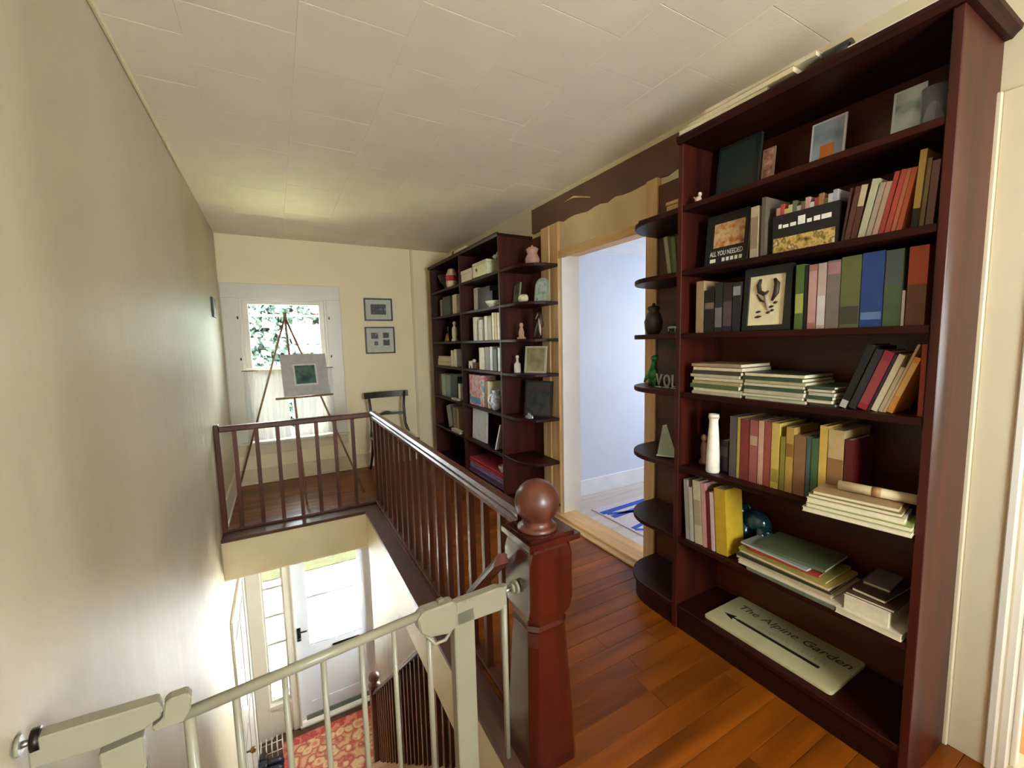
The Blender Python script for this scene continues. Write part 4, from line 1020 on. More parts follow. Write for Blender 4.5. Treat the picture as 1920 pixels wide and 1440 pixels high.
zz = flat_stack(z, [
    ('white picture book', (206, 198, 170), ys(1520, 0.0, z), ys(1712, 0.0, z), 0.016, -0.060, 0.125, 9),
    ('green and white book', (150, 166, 90), ys(1527, 0.005, z), ys(1712, 0.0, z), 0.016, -0.058, 0.122, 9),
    ('pale cream book', (212, 200, 172), ys(1528, 0.01, z), ys(1700, 0.01, z), 0.018, -0.056, 0.12, 10),
    ('olive brown book', (140, 118, 70), ys(1530, 0.01, z), ys(1694, 0.01, z), 0.013, -0.053, 0.115, 9),
    ('tan booklet', (168, 138, 96), ys(1540, 0.02, z), ys(1690, 0.02, z), 0.012, -0.05, 0.11, 10)], 'fifth shelf', WC, 'books stacked flat on the fifth shelf of the wide bookcase', 'book')
rl = local_thing('paper_roll', 'rolled tan paper lying on top of the flat book stack, fifth shelf', 'paper roll', (XB + 0.03, (ys(1590, 0.02, z) + ys(1690, 0.02, z)) / 2, zz + 0.0165), (0, 0, 0.2))
MB().tube([(0, -0.10, 0), (0, 0.10, 0)], 0.016, 16).build('roll', flat((206, 186, 144)), rl)
MB().tube([(0, -0.012, 0), (0, 0.012, 0)], 0.0168, 16).build('paper_band', flat((150, 110, 66)), rl)

# ---- sixth shelf
z = SZ[5]; G6 = 'books on the sixth shelf of the wide bookcase'
upright_row(z, [
    ('grey slim booklet', (168, 158, 148), 1286, 1293, (1280, 898)),
    ('white slim booklet', (194, 184, 172), 1294, 1301, (1287, 912)),
    ('cream wide book', (202, 188, 152), 1303, 1317, (1297, 898), {'band': (0.3, 0.7, (170, 156, 120))}),
    ('white and red book', (206, 150, 140), 1318, 1326, (1309, 899)),
    ('dark red booklet', (112, 26, 26), 1327, 1333, (1319, 919)),
    ('pinkish white booklet', (206, 184, 174), 1334, 1341, (1327, 922)),
    ('mustard yellow book', (204, 164, 40), 1343, 1364, (1345, 917))], 'sixth', WC, G6, 0.02, 0.07, 0.12)
# dark teal ceramic elephant behind the magazines
ex, ey = XB + 0.20, y_of(1397, XB + 0.20, z + 0.12) - 0.05
el = local_thing('ceramic_elephant', 'dark teal ceramic elephant behind the magazine pile on sixth shelf', 'figurine', (ex, ey, z + 0.0))
TEAL = paint('teal_glaze', (18, 48, 56), 0.15, 0.2, 12, 0.0, coat=0.5)
def ell(mb, c, r, seg=14):
    c = Vector(c); n = 9; vs = []
    for i in range(n):
        a = math.pi * (i + 0.02) / (n - 1 + 0.04)
        for k in range(seg):
            b2 = 2 * math.pi * k / seg
            vs.append(c + Vector((r[0] * math.sin(a) * math.cos(b2), r[1] * math.sin(a) * math.sin(b2), r[2] * math.cos(a))))
    fs = [(i * seg + k, i * seg + (k + 1) % seg, (i + 1) * seg + (k + 1) % seg, (i + 1) * seg + k) for i in range(n - 1) for k in range(seg)]
    return mb.add(vs, fs + [tuple(range(seg)), tuple(range((n - 1) * seg, n * seg))], True)
eb = ell(MB(), (0, 0.0, 0.13), (0.045, 0.065, 0.05))
for sx in (-0.022, 0.022):
    for sy in (-0.038, 0.038): eb.tube([(sx, sy, 0.12), (sx, sy, 0.0)], [0.02, 0.018], 10)
eb.build('body', TEAL, el)
hd = ell(MB(), (0, 0.075, 0.155), (0.034, 0.034, 0.036)); hd.tube([(0, 0.10, 0.15), (0, 0.118, 0.12), (0, 0.118, 0.07), (0, 0.126, 0.05)], [0.016, 0.013, 0.010, 0.007], 10); hd.build('head', TEAL, el)
for sx in (-1, 1): ell(MB(), (sx * 0.036, 0.068, 0.158), (0.008, 0.024, 0.03)).build('ear', TEAL, el)
G6b = 'magazines on the sixth shelf of the wide bookcase'
yA, yB = ys(1378, 0.0, z), ys(1568, 0.0, z)
flat_stack(z, [
    ('grey green magazine', (110, 116, 96), yA - 0.05, yB + 0.005, 0.012, 0.0, 0.22, 0),
    ('white glossy magazine', (206, 198, 176), yA - 0.01, yB - 0.01, 0.014, 0.004, 0.225, 1),
    ('cream glossy magazine', (190, 172, 130), yA, yB + 0.02, 0.012, 0.01, 0.22, -1),
    ('black spined magazine', (52, 48, 42), yA + 0.004, yB + 0.03, 0.010, 0.012, 0.21, 1.5),
    ('yellow ochre magazine', (176, 150, 76), yA - 0.004, yB + 0.03, 0.012, 0.02, 0.21, -1.5),
    ('olive gold magazine', (150, 140, 70), yA, yB + 0.05, 0.010, 0.022, 0.205, 1),
    ('red covered magazine', (166, 46, 36), yA - 0.03, yB + 0.08, 0.007, 0.03, 0.19, 3),
    ('pale blue magazine', (150, 160, 160), yA, yB + 0.11, 0.008, 0.035, 0.19, -2),
    ('dull green magazine', (96, 104, 72), yA - 0.05, yB + 0.07, 0.012, 0.05, 0.20, 3)], 'sixth shelf', WC, G6b)
yA, yB = ys(1576, 0.0, z), ys(1690, 0.0, z)
zp = flat_stack(z, [
    ('cream paper ream', (220, 204, 176), yA + 0.015, yB, 0.020, -0.005, 0.24, 0),
    ('white paper ream', (230, 218, 194), yA - 0.004, yB + 0.035, 0.052, 0.004, 0.235, 0)], 'sixth shelf', WC + ' corner', 'paper stacked on the sixth shelf of the wide bookcase', 'paper_stack')
zp = flat_stack(zp, [
    ('brown folder', (74, 48, 34), yA - 0.002, yB + 0.03, 0.010, 0.012, 0.22, 2),
    ('dark brown notebook', (50, 32, 26), yA - 0.02, yB + 0.05, 0.012, 0.03, 0.19, -3),
    ('mauve grey notebook', (124, 104, 100), yA - 0.02, yB + 0.07, 0.010, 0.09, 0.14, 4)], 'paper pile', 'sixth shelf, ' + WC, 'notebooks on the paper stack', 'notebook')

# ---- bottom shelf: the arrow sign
z = SZ[6]
c1, c2, c3, c4 = [at_z(z + 0.014, *p) for p in ((1319, 1151), (1386, 1119), (1619, 1241), (1563, 1306))]
ctr = (c1 + c2 + c3 + c4) / 4
ax_ = ((c4 - c1) + (c3 - c2)).normalized(); W_ = ((c4 - c1).length + (c3 - c2).length) / 2; Hh = ((c2 - c1).length + (c3 - c4).length) / 2
sg = local_thing('arrow_sign', 'cream wooden sign with black arrow and italic lettering on bottom shelf', 'sign', (ctr.x + 0.004, ctr.y, z), (0, 0, math.atan2(ax_.y, ax_.x)))
bd = []
for (sx, sy) in ((1, 1), (-1, 1), (-1, -1), (1, -1)):
    for k in range(4):
        a = {(1, 1): 0, (-1, 1): 90, (-1, -1): 180, (1, -1): 270}[(sx, sy)] + k * 30; r = 0.014
        bd.append((sx * (W_ / 2 - r) + r * math.cos(math.radians(a)), sy * (Hh / 2 - r) + r * math.sin(math.radians(a))))
MB().prism(bd, 0, 0.014).build('board', paint('cream_sign_paint', (184, 174, 132), 0.5, 0.08, 12, 0.03, 40), sg, 0.0015)
text('The Alpine Garden', 0.06, flat((60, 50, 26)), sg, (0.015, Hh * 0.22, 0.0145), (0, 0, 0), 0.25, width=W_ * 0.86)
ar = MB(); ar.box(-W_ * 0.30, W_ * 0.34, -Hh * 0.16 - 0.008, -Hh * 0.16 + 0.008, 0.014, 0.0148)
ar.prism([(-W_ * 0.42, -Hh * 0.16), (-W_ * 0.33, -Hh * 0.16 + 0.02), (-W_ * 0.335, -Hh * 0.16 + 0.0045), (-W_ * 0.29, -Hh * 0.16 + 0.0045), (-W_ * 0.29, -Hh * 0.16 - 0.0045), (-W_ * 0.335, -Hh * 0.16 - 0.0045), (-W_ * 0.33, -Hh * 0.16 - 0.02)], 0.014, 0.0149)
ar.build('arrow', BLACKINK, sg)
for i in range(17):
    xx = -W_ * 0.16 + i * W_ * 0.031
    MB().box(xx, xx + W_ * 0.018, -Hh * 0.05, Hh * 0.02, 0.014, 0.0145).build('letter_mark', flat((168, 164, 130)), sg)

# ---- top shelf of the wide bookcase
z = SZ[0]
o, w, h = face_out('picture_frame', 'dark green backed picture frame standing on top shelf of wide bookcase', 'picture frame', 1340, 1418, 262, z, 0.16, (0, 0, 0), 0.02, 0.12)
MB().box(0, 0.012, -w / 2, w / 2, 0, h).build('backing', flat((34, 44, 40)), o, 0.002)
MB().box(-0.004, 0, -w / 2, w / 2, 0, 0.012).box(-0.004, 0, -w / 2, w / 2, h - 0.012, h).box(-0.004, 0, -w / 2, -w / 2 + 0.012, 0.012, h - 0.012).box(-0.004, 0, w / 2 - 0.012, w / 2, 0.012, h - 0.012).build('frame', flat((26, 30, 28)), o)
def photo(label, px0, px1, pyt, sb, cols, sc, border=(214, 214, 216), lean=0.1, bw=0.007):
    o, w, h = face_out('photograph', label, 'photograph', px0, px1, pyt, z, sb, (0, 0, 0), 0.01, lean, 'photographs on the top shelf of the wide bookcase')
    MB().box(0, 0.006, -w / 2, w / 2, 0, h).build('mount', flat(border), o)
    MB().box(-0.0008, 0, -w / 2 + bw, w / 2 - bw, bw, h - bw).build('image', pattern('photo_%d' % px0, cols, sc, 'noise', 0.35), o)
    return o, w, h
photo('small brown and pink photograph leaning by the dark green frame', 1424, 1447, 278, 0.17, [(60, 34, 26), (150, 96, 76), (206, 170, 150)], 30, (150, 120, 104))
o, w, h = photo('white bordered photograph of an orange figure on top shelf', 1514, 1579, 223, 0.19, [(120, 134, 150), (160, 174, 190), (190, 200, 210)], 10)
MB().box(-0.0014, -0.0008, -w * 0.2, w * 0.2, 0.03, h * 0.55).build('orange_figure', flat((206, 116, 40)), o)
MB().box(-0.0016, -0.0010, -w * 0.42, w * 0.42, 0.009, 0.045).build('dark_foreground', flat((70, 60, 50)), o)
photo('pale grey photograph of a green animal at the shelf end', 1666, 1728, 165, 0.15, [(120, 134, 128), (176, 186, 190), (200, 206, 210), (130, 150, 130)], 12, (200, 204, 206))
gj = local_thing('glass_tumbler', 'clear ridged glass tumbler at the end of the top shelf', 'glass', (XB + 0.12, y_of(1748, XB + 0.12, z), z))
gm = bpy.data.materials.new('clear_glass'); gm.use_nodes = True; bb_ = gm.node_tree.nodes['Principled BSDF']
bb_.inputs['Transmission Weight'].default_value = 0.85; bb_.inputs['Roughness'].default_value = 0.05; bb_.inputs['Base Color'].default_value = (0.85, 0.9, 0.92, 1)
MB().lathe([(0.026, 0), (0.03, 0.01), (0.031, 0.13), (0.029, 0.13), (0.027, 0.015), (0.001, 0.012)], (0, 0, 0), 16).build('cup', gm, gj)
fg = local_thing('porcelain_figurine', 'tiny pinkish porcelain figurine by the divider on top shelf', 'figurine', (XB + 0.03, y_of(1309, XB + 0.03, z), z))
ell(ell(MB(), (0, 0, 0.014), (0.012, 0.016, 0.014)), (0, -0.008, 0.034), (0.009, 0.009, 0.010)).build('body', flat((214, 186, 176), 0.3), fg)
MB().tube([(0, 0.010, 0.02), (0, 0.022, 0.03)], [0.005, 0.003], 8).build('tail', flat((214, 186, 176), 0.3), fg)

# ---- on top of the wide bookcase
zt = TOPZ + 0.0305
flat_stack(zt, [
    ('cream map folder', (214, 194, 150), 0.98, 1.36, 0.018, -0.012, 0.24, 2),
    ('tan atlas', (186, 160, 112), 0.88, 1.32, 0.022, -0.008, 0.24, -1),
    ('ivory folder', (220, 206, 168), 0.82, 1.24, 0.016, 0.0, 0.22, 1)], 'top', WC, 'folders on top of the wide bookcase', 'folder')
bg = local_thing('black_case', 'rounded black case lying on top of wide bookcase beside folders', 'case', (XB + 0.05, 0.765, zt))
MB().tube([(0, -0.03, 0.03), (0, 0.045, 0.03)], [0.03, 0.03], 14).build('body', flat((26, 22, 22), 0.3), bg)
MB().box(-0.02, 0.02, -0.034, -0.03, 0.02, 0.04).build('clasp', DARKM, bg)
pl = local_thing('paper_strip', 'long white paper strip along the top edge of wide bookcase', 'paper', (XB - 0.012, 0.62, zt))
MB().box(0, 0.10, -0.12, 0.10, 0, 0.006).build('sheet', flat((224, 214, 196)), pl)

# ---- end shelves of the wide bookcase
EZ = SZ
xe = XB + 0.12
wb = local_thing('wooden_box', 'small light wooden box on the highest rounded end shelf', 'box', (xe + 0.06, 1.47, EZ[0]))
MB().box(-0.06, 0.06, -0.07, 0.07, 0, 0.065).build('body', wood('light_box_wood', (190, 150, 98), (216, 178, 124), 'y'), wb, 0.003)
MB().box(-0.063, 0.063, -0.073, 0.073, 0.067, 0.085).build('lid', MATS['light_box_wood'], wb, 0.003)
tr_ = local_thing('black_tray', 'thin black tray under the light wooden box', 'tray', (XB + 0.06, 1.52, EZ[0]))
MB().box(-0.03, 0.03, -0.12, 0.12, 0, 0.012).build('base', BLK, tr_, 0.003)
G_e = 'books on the rounded end shelves of the wide bookcase'
for i, (yy, c, hh_, an, lab) in enumerate([(1.405, (196, 186, 140), 0.20, 0.0, 'cream end-shelf book against the divider of wide bookcase'), (1.432, (150, 156, 100), 0.185, -0.06, 'pale green end-shelf book beside the cream one'), (1.462, (120, 132, 84), 0.19, -0.10, 'olive green leaning end-shelf book'), (1.495, (180, 176, 140), 0.20, -0.16, 'beige outermost leaning end-shelf book')]):
    b_ = local_thing('book', lab, 'book', (XB + 0.10, yy, EZ[1] + abs(math.sin(an)) * 0.012), (-(-an), 0, 0), G_e); make_book(b_, 0.022, hh_, 0.14, c)
jr = local_thing('dark_jar', 'dark bulbous pottery jar on third rounded end shelf', 'jar', (XB + 0.17, 1.66, EZ[2]))
MB().lathe([(0.03, 0), (0.046, 0.03), (0.05, 0.07), (0.036, 0.115), (0.026, 0.125), (0.034, 0.14), (0.03, 0.142), (0.02, 0.128)], (0, 0, 0), 18).build('body', flat((70, 56, 50), 0.35), jr)
MB().lathe([(0.035, 0.142), (0.03, 0.152), (0.01, 0.158), (0.008, 0.17), (0.001, 0.172)], (0, 0, 0), 18).build('lid', flat((60, 48, 44), 0.35), jr)
sv = local_thing('silver_ornament', 'small silver animal ornament on third rounded end shelf', 'ornament', (XB + 0.10, 1.47, EZ[2]))
m_ = ell(MB(), (0, 0, 0.03), (0.016, 0.032, 0.014))
for sy in (-0.02, 0.02):
    for sx in (-0.008, 0.008): m_.tube([(sx, sy, 0.028), (sx, sy, 0)], 0.004, 6)
m_.build('body', STEEL, sv); ell(MB(), (0, -0.034, 0.05), (0.010, 0.013, 0.012)).build('head', STEEL, sv)
gf = local_thing('green_figurine', 'green glazed dinosaur-like figurine on fourth rounded end shelf', 'figurine', (XB + 0.14, 1.635, EZ[3]))
GRN = paint('green_glaze', (52, 140, 80), 0.3, 0.15, 20, 0.0)
m_ = ell(MB(), (0, 0, 0.06), (0.022, 0.034, 0.036))
for sy in (-0.018, 0.018): m_.tube([(0, sy, 0.05), (0, sy, 0)], [0.012, 0.011], 8)
m_.tube([(0, 0.0, 0.08), (0, -0.008, 0.12), (0, -0.006, 0.135)], [0.02, 0.014, 0.012], 10); m_.build('body', GRN, gf)
ell(MB(), (0, -0.012, 0.148), (0.016, 0.026, 0.017)).build('head', GRN, gf); MB().tube([(0, 0.025, 0.055), (0, 0.05, 0.03), (0, 0.06, 0.012)], [0.014, 0.009, 0.004], 8).build('tail', GRN, gf)
for i, yy in enumerate((1.545, 1.495, 1.445)):
    lt_ = local_thing('glass_letter', ('clear glass letter next to the green figurine', 'clear glass letter in the middle of three', 'clear glass letter beside the divider')[i], 'ornament', (XB + 0.09, yy, EZ[3]), (0, 0, 0), 'glass letters on the rounded end shelf')
    m_ = MB()
    if i == 0: m_.tube([(0, 0.016, 0.07), (0, 0.0, 0.01), (0, -0.016, 0.07)], 0.006, 8)
    elif i == 1: m_.tube([(0, 0.017 * math.cos(a), 0.036 + 0.028 * math.sin(a)) for a in [k * math.pi / 8 for k in range(17)]], 0.006, 8)
    else: m_.tube([(0, 0.014, 0.07), (0, 0.014, 0.01), (0, -0.014, 0.01), (0, -0.014, 0.07)], 0.006, 8)
    m_.build('stroke', paint('frosted_silver', (180, 178, 172), 0.25), lt_)
    MB().box(-0.008, 0.008, -0.02, 0.02, 0, 0.005).build('foot', MATS['frosted_silver'], lt_)
py_ = local_thing('glass_pyramid_frame', 'leaning pale glass picture frame on fifth rounded end shelf', 'picture frame', (XB + 0.07, 1.47, EZ[4] + 0.004), (0, 0.2, 0.5))
MB().prism([(-0.05, 0), (0.05, 0), (0.03, 0.16), (0.012, 0.165)], -0.004, 0.004, M_yz).build('pane', paint('greenish_frost', (150, 164, 144), 0.25), py_)
MB().box(-0.012, 0.012, -0.052, 0.052, 0, 0.006).build('foot', flat((214, 206, 190)), py_)

# ================================================================ DOUBLE BOOKCASE CONTENTS
GD = 'books in the double bookcase'; GAIN[0] = 1.15
def drow(k, bay, items):
    for it in items:
        short, rgb, p0, p1, (pt, pyt) = it[:5]; op = dict(it[5]) if len(it) > 5 else {}
        op.setdefault('sb', 0.05); op.setdefault('hmax', 0.25)
        op['label'] = '%s on %s shelf in %s bay of double bookcase' % (short, ORD[k], bay)
        upright_row(SZ[k], [(short, rgb, p0, p1, (pt, pyt), op)], ORD[k], DC, GD) if False else _one(SZ[k], short, rgb, p0, p1, pt, pyt, op)
def _one(z, short, rgb, p0, p1, pt, pyt, op):
    xs_ = XB + op['sb']; ya, yb = y_of(p0, xs_, z), y_of(p1, xs_, z)
    t = max(0.012, abs(ya - yb) - 0.002); yc = (ya + yb) / 2; tp = at_x(xs_, pt, pyt)
    th = math.atan2(tp.y - yc, tp.z - z); th = 0 if abs(th) < 0.12 else th
    h = min(op['hmax'], math.hypot(tp.y - yc if th else 0, tp.z - z))
    o = local_thing('book', op['label'], 'book', (xs_, yc, z + abs(math.sin(th)) * t / 2), (-th, 0, 0), GD)
    make_book(o, t * max(0.6, math.cos(th)), h, op.get('D', 0.16), rgb, op.get('band'))
A, B_ = 'window', 'doorway'   # the bay next to the far window wall, the bay next to the doorway
drow(1, A, [('dark olive book', (60, 58, 42), 831, 845, (838, 556)), ('white book', (196, 186, 160), 849, 857, (853, 552)), ('grey thin book', (110, 100, 84), 826, 830, (828, 562))])
drow(1, B_, [('white slim book', (206, 196, 186), 889, 896, (892, 540), {'sb': 0.12}), ('dark grey book', (66, 68, 60), 897, 919, (908, 538), {'sb': 0.12}), ('black slim book', (40, 36, 32), 919, 924, (922, 545), {'sb': 0.12})])
drow(2, B_, [('white slim book', (206, 196, 182), 888, 893, (889, 595)), ('off-white slim book', (190, 180, 160), 898, 904, (899, 600)), ('pale cream book', (214, 206, 176), 909, 914, (910, 593)), ('khaki book', (150, 140, 108), 915, 922, (919, 592)), ('buff slim book', (220, 200, 156), 923, 927, (925, 586)), ('tan slim book', (196, 166, 124), 928, 932, (930, 586)), ('peach slim book', (222, 190, 146), 933, 937, (935, 586))])
drow(3, A, [('cream slim book', (206, 190, 160), 846, 850, (848, 657)), ('white thin book', (220, 208, 190), 852, 857, (853, 655))])
drow(3, B_, [('pale buff book', (216, 196, 166), 899, 909, (902, 652)), ('mottled grey book', (126, 118, 104), 910, 918, (914, 651)), ('white tall book', (230, 224, 212), 919, 924, (921, 650)), ('charcoal book', (56, 54, 52), 925, 932, (929, 655)), ('white end book', (220, 212, 200), 934, 938, (936, 652))])
drow(4, A, [('sage green book', (140, 156, 140), 829, 836, (832, 697)), ('grey green book', (120, 136, 128), 837, 845, (841, 696)), ('dark teal book', (44, 62, 64), 846, 857, (852, 700)), ('white leaning book', (214, 204, 190), 860, 864, (862, 720)), ('brown slim book', (84, 66, 50), 824, 828, (826, 700))])
drow(4, B_, [('khaki narrow book', (142, 128, 88), 909, 914, (911, 703)), ('cream narrow book', (206, 196, 160), 915, 919, (916, 715))])
drow(5, A, [('grey clothbound book', (130, 120, 108), 842, 849, (839, 757)), ('taupe book', (110, 96, 80), 850, 856, (853, 757)), ('fawn book', (146, 126, 104), 857, 861, (859, 758))])

def dthing(name, label, cat, px, k, sb, rot=0.0, dz=0.0, grp=None, y=None):
    x = XB + sb
    return local_thing(name, label, cat, (x, y or y_of(px, x, SZ[k]), SZ[k] + dz), (0, 0, rot), grp)
def boxpart(root, name, rgb, *b, bevel=0.002, rough=0.5):
    return MB().box(*b).build(name, flat(rgb, rough) if not hasattr(rgb, 'node_tree') else rgb, root, bevel)
# top shelf
o = dthing('dark_urn', 'dark flared iron urn at the window end of the top shelf', 'urn', 829, 0, 0.15, y=4.70)
MB().lathe([(0.06, 0), (0.065, 0.015), (0.035, 0.03), (0.045, 0.06), (0.09, 0.11), (0.115, 0.17), (0.12, 0.185), (0.105, 0.185), (0.08, 0.12)], (0, 0, 0), 20).build('bowl', flat((48, 38, 32), 0.4), o)
MB().tube([(0, 0.10, 0.15), (0, 0.145, 0.13), (0, 0.13, 0.08), (0, 0.07, 0.07)], 0.008, 8).build('handle', flat((48, 38, 32), 0.4), o)
MB().tube([(0, -0.10, 0.15), (0, -0.145, 0.13), (0, -0.13, 0.08), (0, -0.07, 0.07)], 0.008, 8).build('handle', flat((48, 38, 32), 0.4), o)
o = dthing('painted_jar', 'red and white painted jar beside the dark urn', 'jar', 848, 0, 0.06)
MB().lathe([(0.05, 0), (0.062, 0.02), (0.066, 0.06), (0.064, 0.07)], (0, 0, 0), 18).build('base', flat((220, 186, 160), 0.3), o)
MB().lathe([(0.064, 0.07), (0.066, 0.10), (0.064, 0.125)], (0, 0, 0), 18).build('red_band', flat((196, 44, 48), 0.3), o)
MB().lathe([(0.064, 0.125), (0.058, 0.15), (0.044, 0.175), (0.046, 0.19), (0.03, 0.20), (0.001, 0.202)], (0, 0, 0), 18).build('lid', flat((206, 180, 146), 0.3), o)
o = dthing('white_box', 'long white cardboard box on top shelf of double bookcase', 'box', 884, 0, 0.09, y=3.845)
boxpart(o, 'tray', (226, 214, 200), -0.08, 0.12, -0.13, 0.13, 0, 0.075); boxpart(o, 'lid', (232, 222, 210), -0.083, 0.123, -0.133, 0.133, 0.0765, 0.11)
o = dthing('cream_box', 'cream tin box with dark badge on top shelf by the divider', 'box', 914, 0, 0.07)
boxpart(o, 'tin', (214, 206, 170), -0.08, 0.12, -0.15, 0.145, 0, 0.10); boxpart(o, 'lid', (206, 200, 168), -0.083, 0.123, -0.153, 0.148, 0.1015, 0.125)
MB().lathe([(0.016, 0), (0.016, 0.002)], (0, 0, 0), 14, Matrix.Translation((-0.0805, 0.06, 0.06)) @ Matrix.Rotation(-H, 4, 'Y')).build('badge', flat((80, 84, 44)), o)
o = dthing('white_bird_figure', 'white porcelain bird standing on the cream tin box', 'figurine', 930, 0, 0.09, 0.3, 0.127)
ell(MB(), (0, 0, 0.026), (0.02, 0.034, 0.02)).tube([(0, 0, 0.012), (0, 0, 0)], [0.012, 0.016], 8).build('body', flat((230, 226, 216), 0.3), o); ell(MB(), (0, -0.03, 0.05), (0.012, 0.014, 0.013)).build('head', flat((230, 226, 216), 0.3), o)
o = local_thing('rolled_chart', 'rolled white chart lying on top of double bookcase', 'paper roll', (XB + 0.05, 4.2, TOPZ + 0.0305 + 0.031), (0, 0, 0.05))
MB().tube([(0, -0.26, 0), (0, 0.26, 0)], 0.03, 16).build('roll', flat((222, 204, 168)), o); MB().tube([(0, -0.02, 0), (0, 0.02, 0)], 0.0308, 16).build('ribbon', flat((60, 40, 34)), o)
# second shelf
o = dthing('silver_sauceboat', 'white ceramic sauce boat on second shelf near the doorway bay divider', 'dish', 925, 1, 0.05, 0.1)
MB().lathe([(0.03, 0), (0.032, 0.01), (0.05, 0.03), (0.062, 0.055), (0.058, 0.055), (0.04, 0.03)], (0, 0, 0), 18, Matrix.Scale(1.5, 4, (0, 1, 0))).build('bowl', flat((232, 224, 212), 0.3), o)
MB().tube([(0, -0.085, 0.05), (0, -0.115, 0.06), (0, -0.11, 0.03), (0, -0.07, 0.02)], 0.006, 8).build('handle', flat((232, 224, 212), 0.3), o)
# third shelf
o = dthing('white_saint_figure', 'white standing plaster figure on third shelf in window bay', 'figurine', 853, 2, 0.06)
MB().lathe([(0.035, 0), (0.036, 0.02), (0.026, 0.03), (0.03, 0.09), (0.028, 0.14), (0.012, 0.165), (0.012, 0.175)], (0, 0, 0), 16).build('robe', flat((222, 212, 184)), o)
ell(MB(), (0, 0, 0.195), (0.02, 0.02, 0.024)).build('head', flat((222, 212, 184)), o)
o = dthing('brass_bell', 'small tarnished brass bell beside the white plaster figure', 'bell', 841, 2, 0.08)
MB().lathe([(0.045, 0), (0.04, 0.02), (0.03, 0.06), (0.02, 0.085), (0.006, 0.095)], (0, 0, 0), 16).build('bell_body', BRASS, o); MB().tube([(0, 0, 0.09), (0, 0, 0.15), (0, 0, 0.165)], [0.006, 0.009, 0.012], 10).build('handle', flat((90, 70, 60)), o)
# fourth shelf
flat_stack(SZ[3], [('brown flat album', (104, 72, 54), y_of(821, XB + 0.04, SZ[3]), y_of(844, XB + 0.04, SZ[3]), 0.045, 0.04, 0.2, 0), ('tan flat album', (176, 140, 104), y_of(821, XB + 0.04, SZ[3]), y_of(842, XB + 0.04, SZ[3]), 0.03, 0.05, 0.19, 3), ('white flat album', (222, 208, 190), y_of(821, XB + 0.04, SZ[3]), y_of(843, XB + 0.04, SZ[3]), 0.03, 0.045, 0.19, -2)], 'fourth shelf', DC, 'albums on the fourth shelf of the double bookcase', 'album')
o = dthing('white_creamer', 'small white cow-shaped creamer on fourth shelf of doorway bay', 'creamer', 885, 3, 0.05)
m_ = ell(MB(), (0, 0, 0.05), (0.028, 0.05, 0.028))
for sy in (-0.03, 0.03):
    for sx in (-0.014, 0.014): m_.tube([(sx, sy, 0.045), (sx, sy, 0)], 0.008, 8)
m_.build('body', flat((234, 224, 212), 0.3), o); ell(MB(), (0, -0.058, 0.078), (0.018, 0.024, 0.018)).build('head', flat((234, 224, 212), 0.3), o)
MB().tube([(0, 0.045, 0.06), (0, 0.07, 0.075), (0, 0.065, 0.035)], 0.005, 8).build('tail', flat((234, 224, 212), 0.3), o)
o = dthing('brown_casket', 'small brown wooden casket beside the white creamer', 'box', 895, 3, 0.07)
boxpart(o, 'body', (96, 58, 36), -0.03, 0.05, -0.04, 0.04, 0, 0.045); boxpart(o, 'lid', (110, 66, 40), -0.032, 0.052, -0.042, 0.042, 0.046, 0.06)
o = dthing('black_cat_figure', 'tiny black cat figure next to the white creamer', 'figurine', 876, 3, 0.06, 0, 0.001, y=3.95)
ell(ell(MB(), (0, 0, 0.03), (0.018, 0.022, 0.03)), (0, -0.01, 0.07), (0.014, 0.014, 0.014)).build('body', BLK, o); MB().tube([(0, 0.02, 0.01), (0, 0.035, 0.03), (0, 0.03, 0.06)], 0.004, 6).build('tail', BLK, o)
# fifth shelf
xx = XB + 0.03; ya, yb = y_of(881, xx, SZ[4]), y_of(905, xx, SZ[4])
o = local_thing('marbled_box_file', 'pink and blue marbled box file on fifth shelf of doorway bay', 'box file', (xx, (ya + yb) / 2, SZ[4]))
w = ya - yb; MARB = pattern('marbled_paper', [(226, 150, 176), (240, 210, 220), (214, 120, 130), (240, 226, 206), (110, 150, 200), (70, 150, 170)], 9, 'noise', 0.4, 3)
MB().box(0, 0.15, -w / 2, w / 2, 0, 0.30).build('case', MARB, o, 0.003); MB().box(-0.001, 0, -w * 0.35, w * 0.35, 0.02, 0.08).build('blue_label', flat((90, 150, 190)), o)
o = dthing('delft_jug', 'white jug with blue decoration on fifth shelf by divider', 'jug', 931, 4, 0.07)
MB().lathe([(0.035, 0), (0.052, 0.04), (0.055, 0.08), (0.042, 0.13), (0.034, 0.16), (0.038, 0.18), (0.034, 0.18), (0.03, 0.15)], (0, 0, 0), 20).build('body', pattern('delft', [(224, 226, 232), (230, 230, 234), (150, 166, 206), (226, 228, 234)], 22, 'noise', 0.25), o)
MB().tube([(-0.03, 0, 0.15), (-0.075, 0, 0.13), (-0.08, 0, 0.08), (-0.05, 0, 0.05)], 0.008, 8).build('handle', flat((226, 228, 234), 0.25), o)
o = dthing('black_vase', 'squat black vase behind the delft jug', 'vase', 928, 4, 0.235)
MB().lathe([(0.04, 0), (0.055, 0.05), (0.05, 0.12), (0.03, 0.17), (0.036, 0.19), (0.028, 0.19)], (0, 0, 0), 16).build('body', BLK, o); MB().lathe([(0.034, 0.19), (0.037, 0.196), (0.034, 0.20)], (0, 0, 0), 16).build('rim', flat((60, 56, 50)), o)
flat_stack(SZ[4], [('white flat notepad', (222, 212, 196), y_of(846, XB, SZ[4]), y_of(858, XB, SZ[4]), 0.018, 0.0, 0.045, 0)], 'fifth shelf', DC + ' window bay', 'notepads', 'notepad')
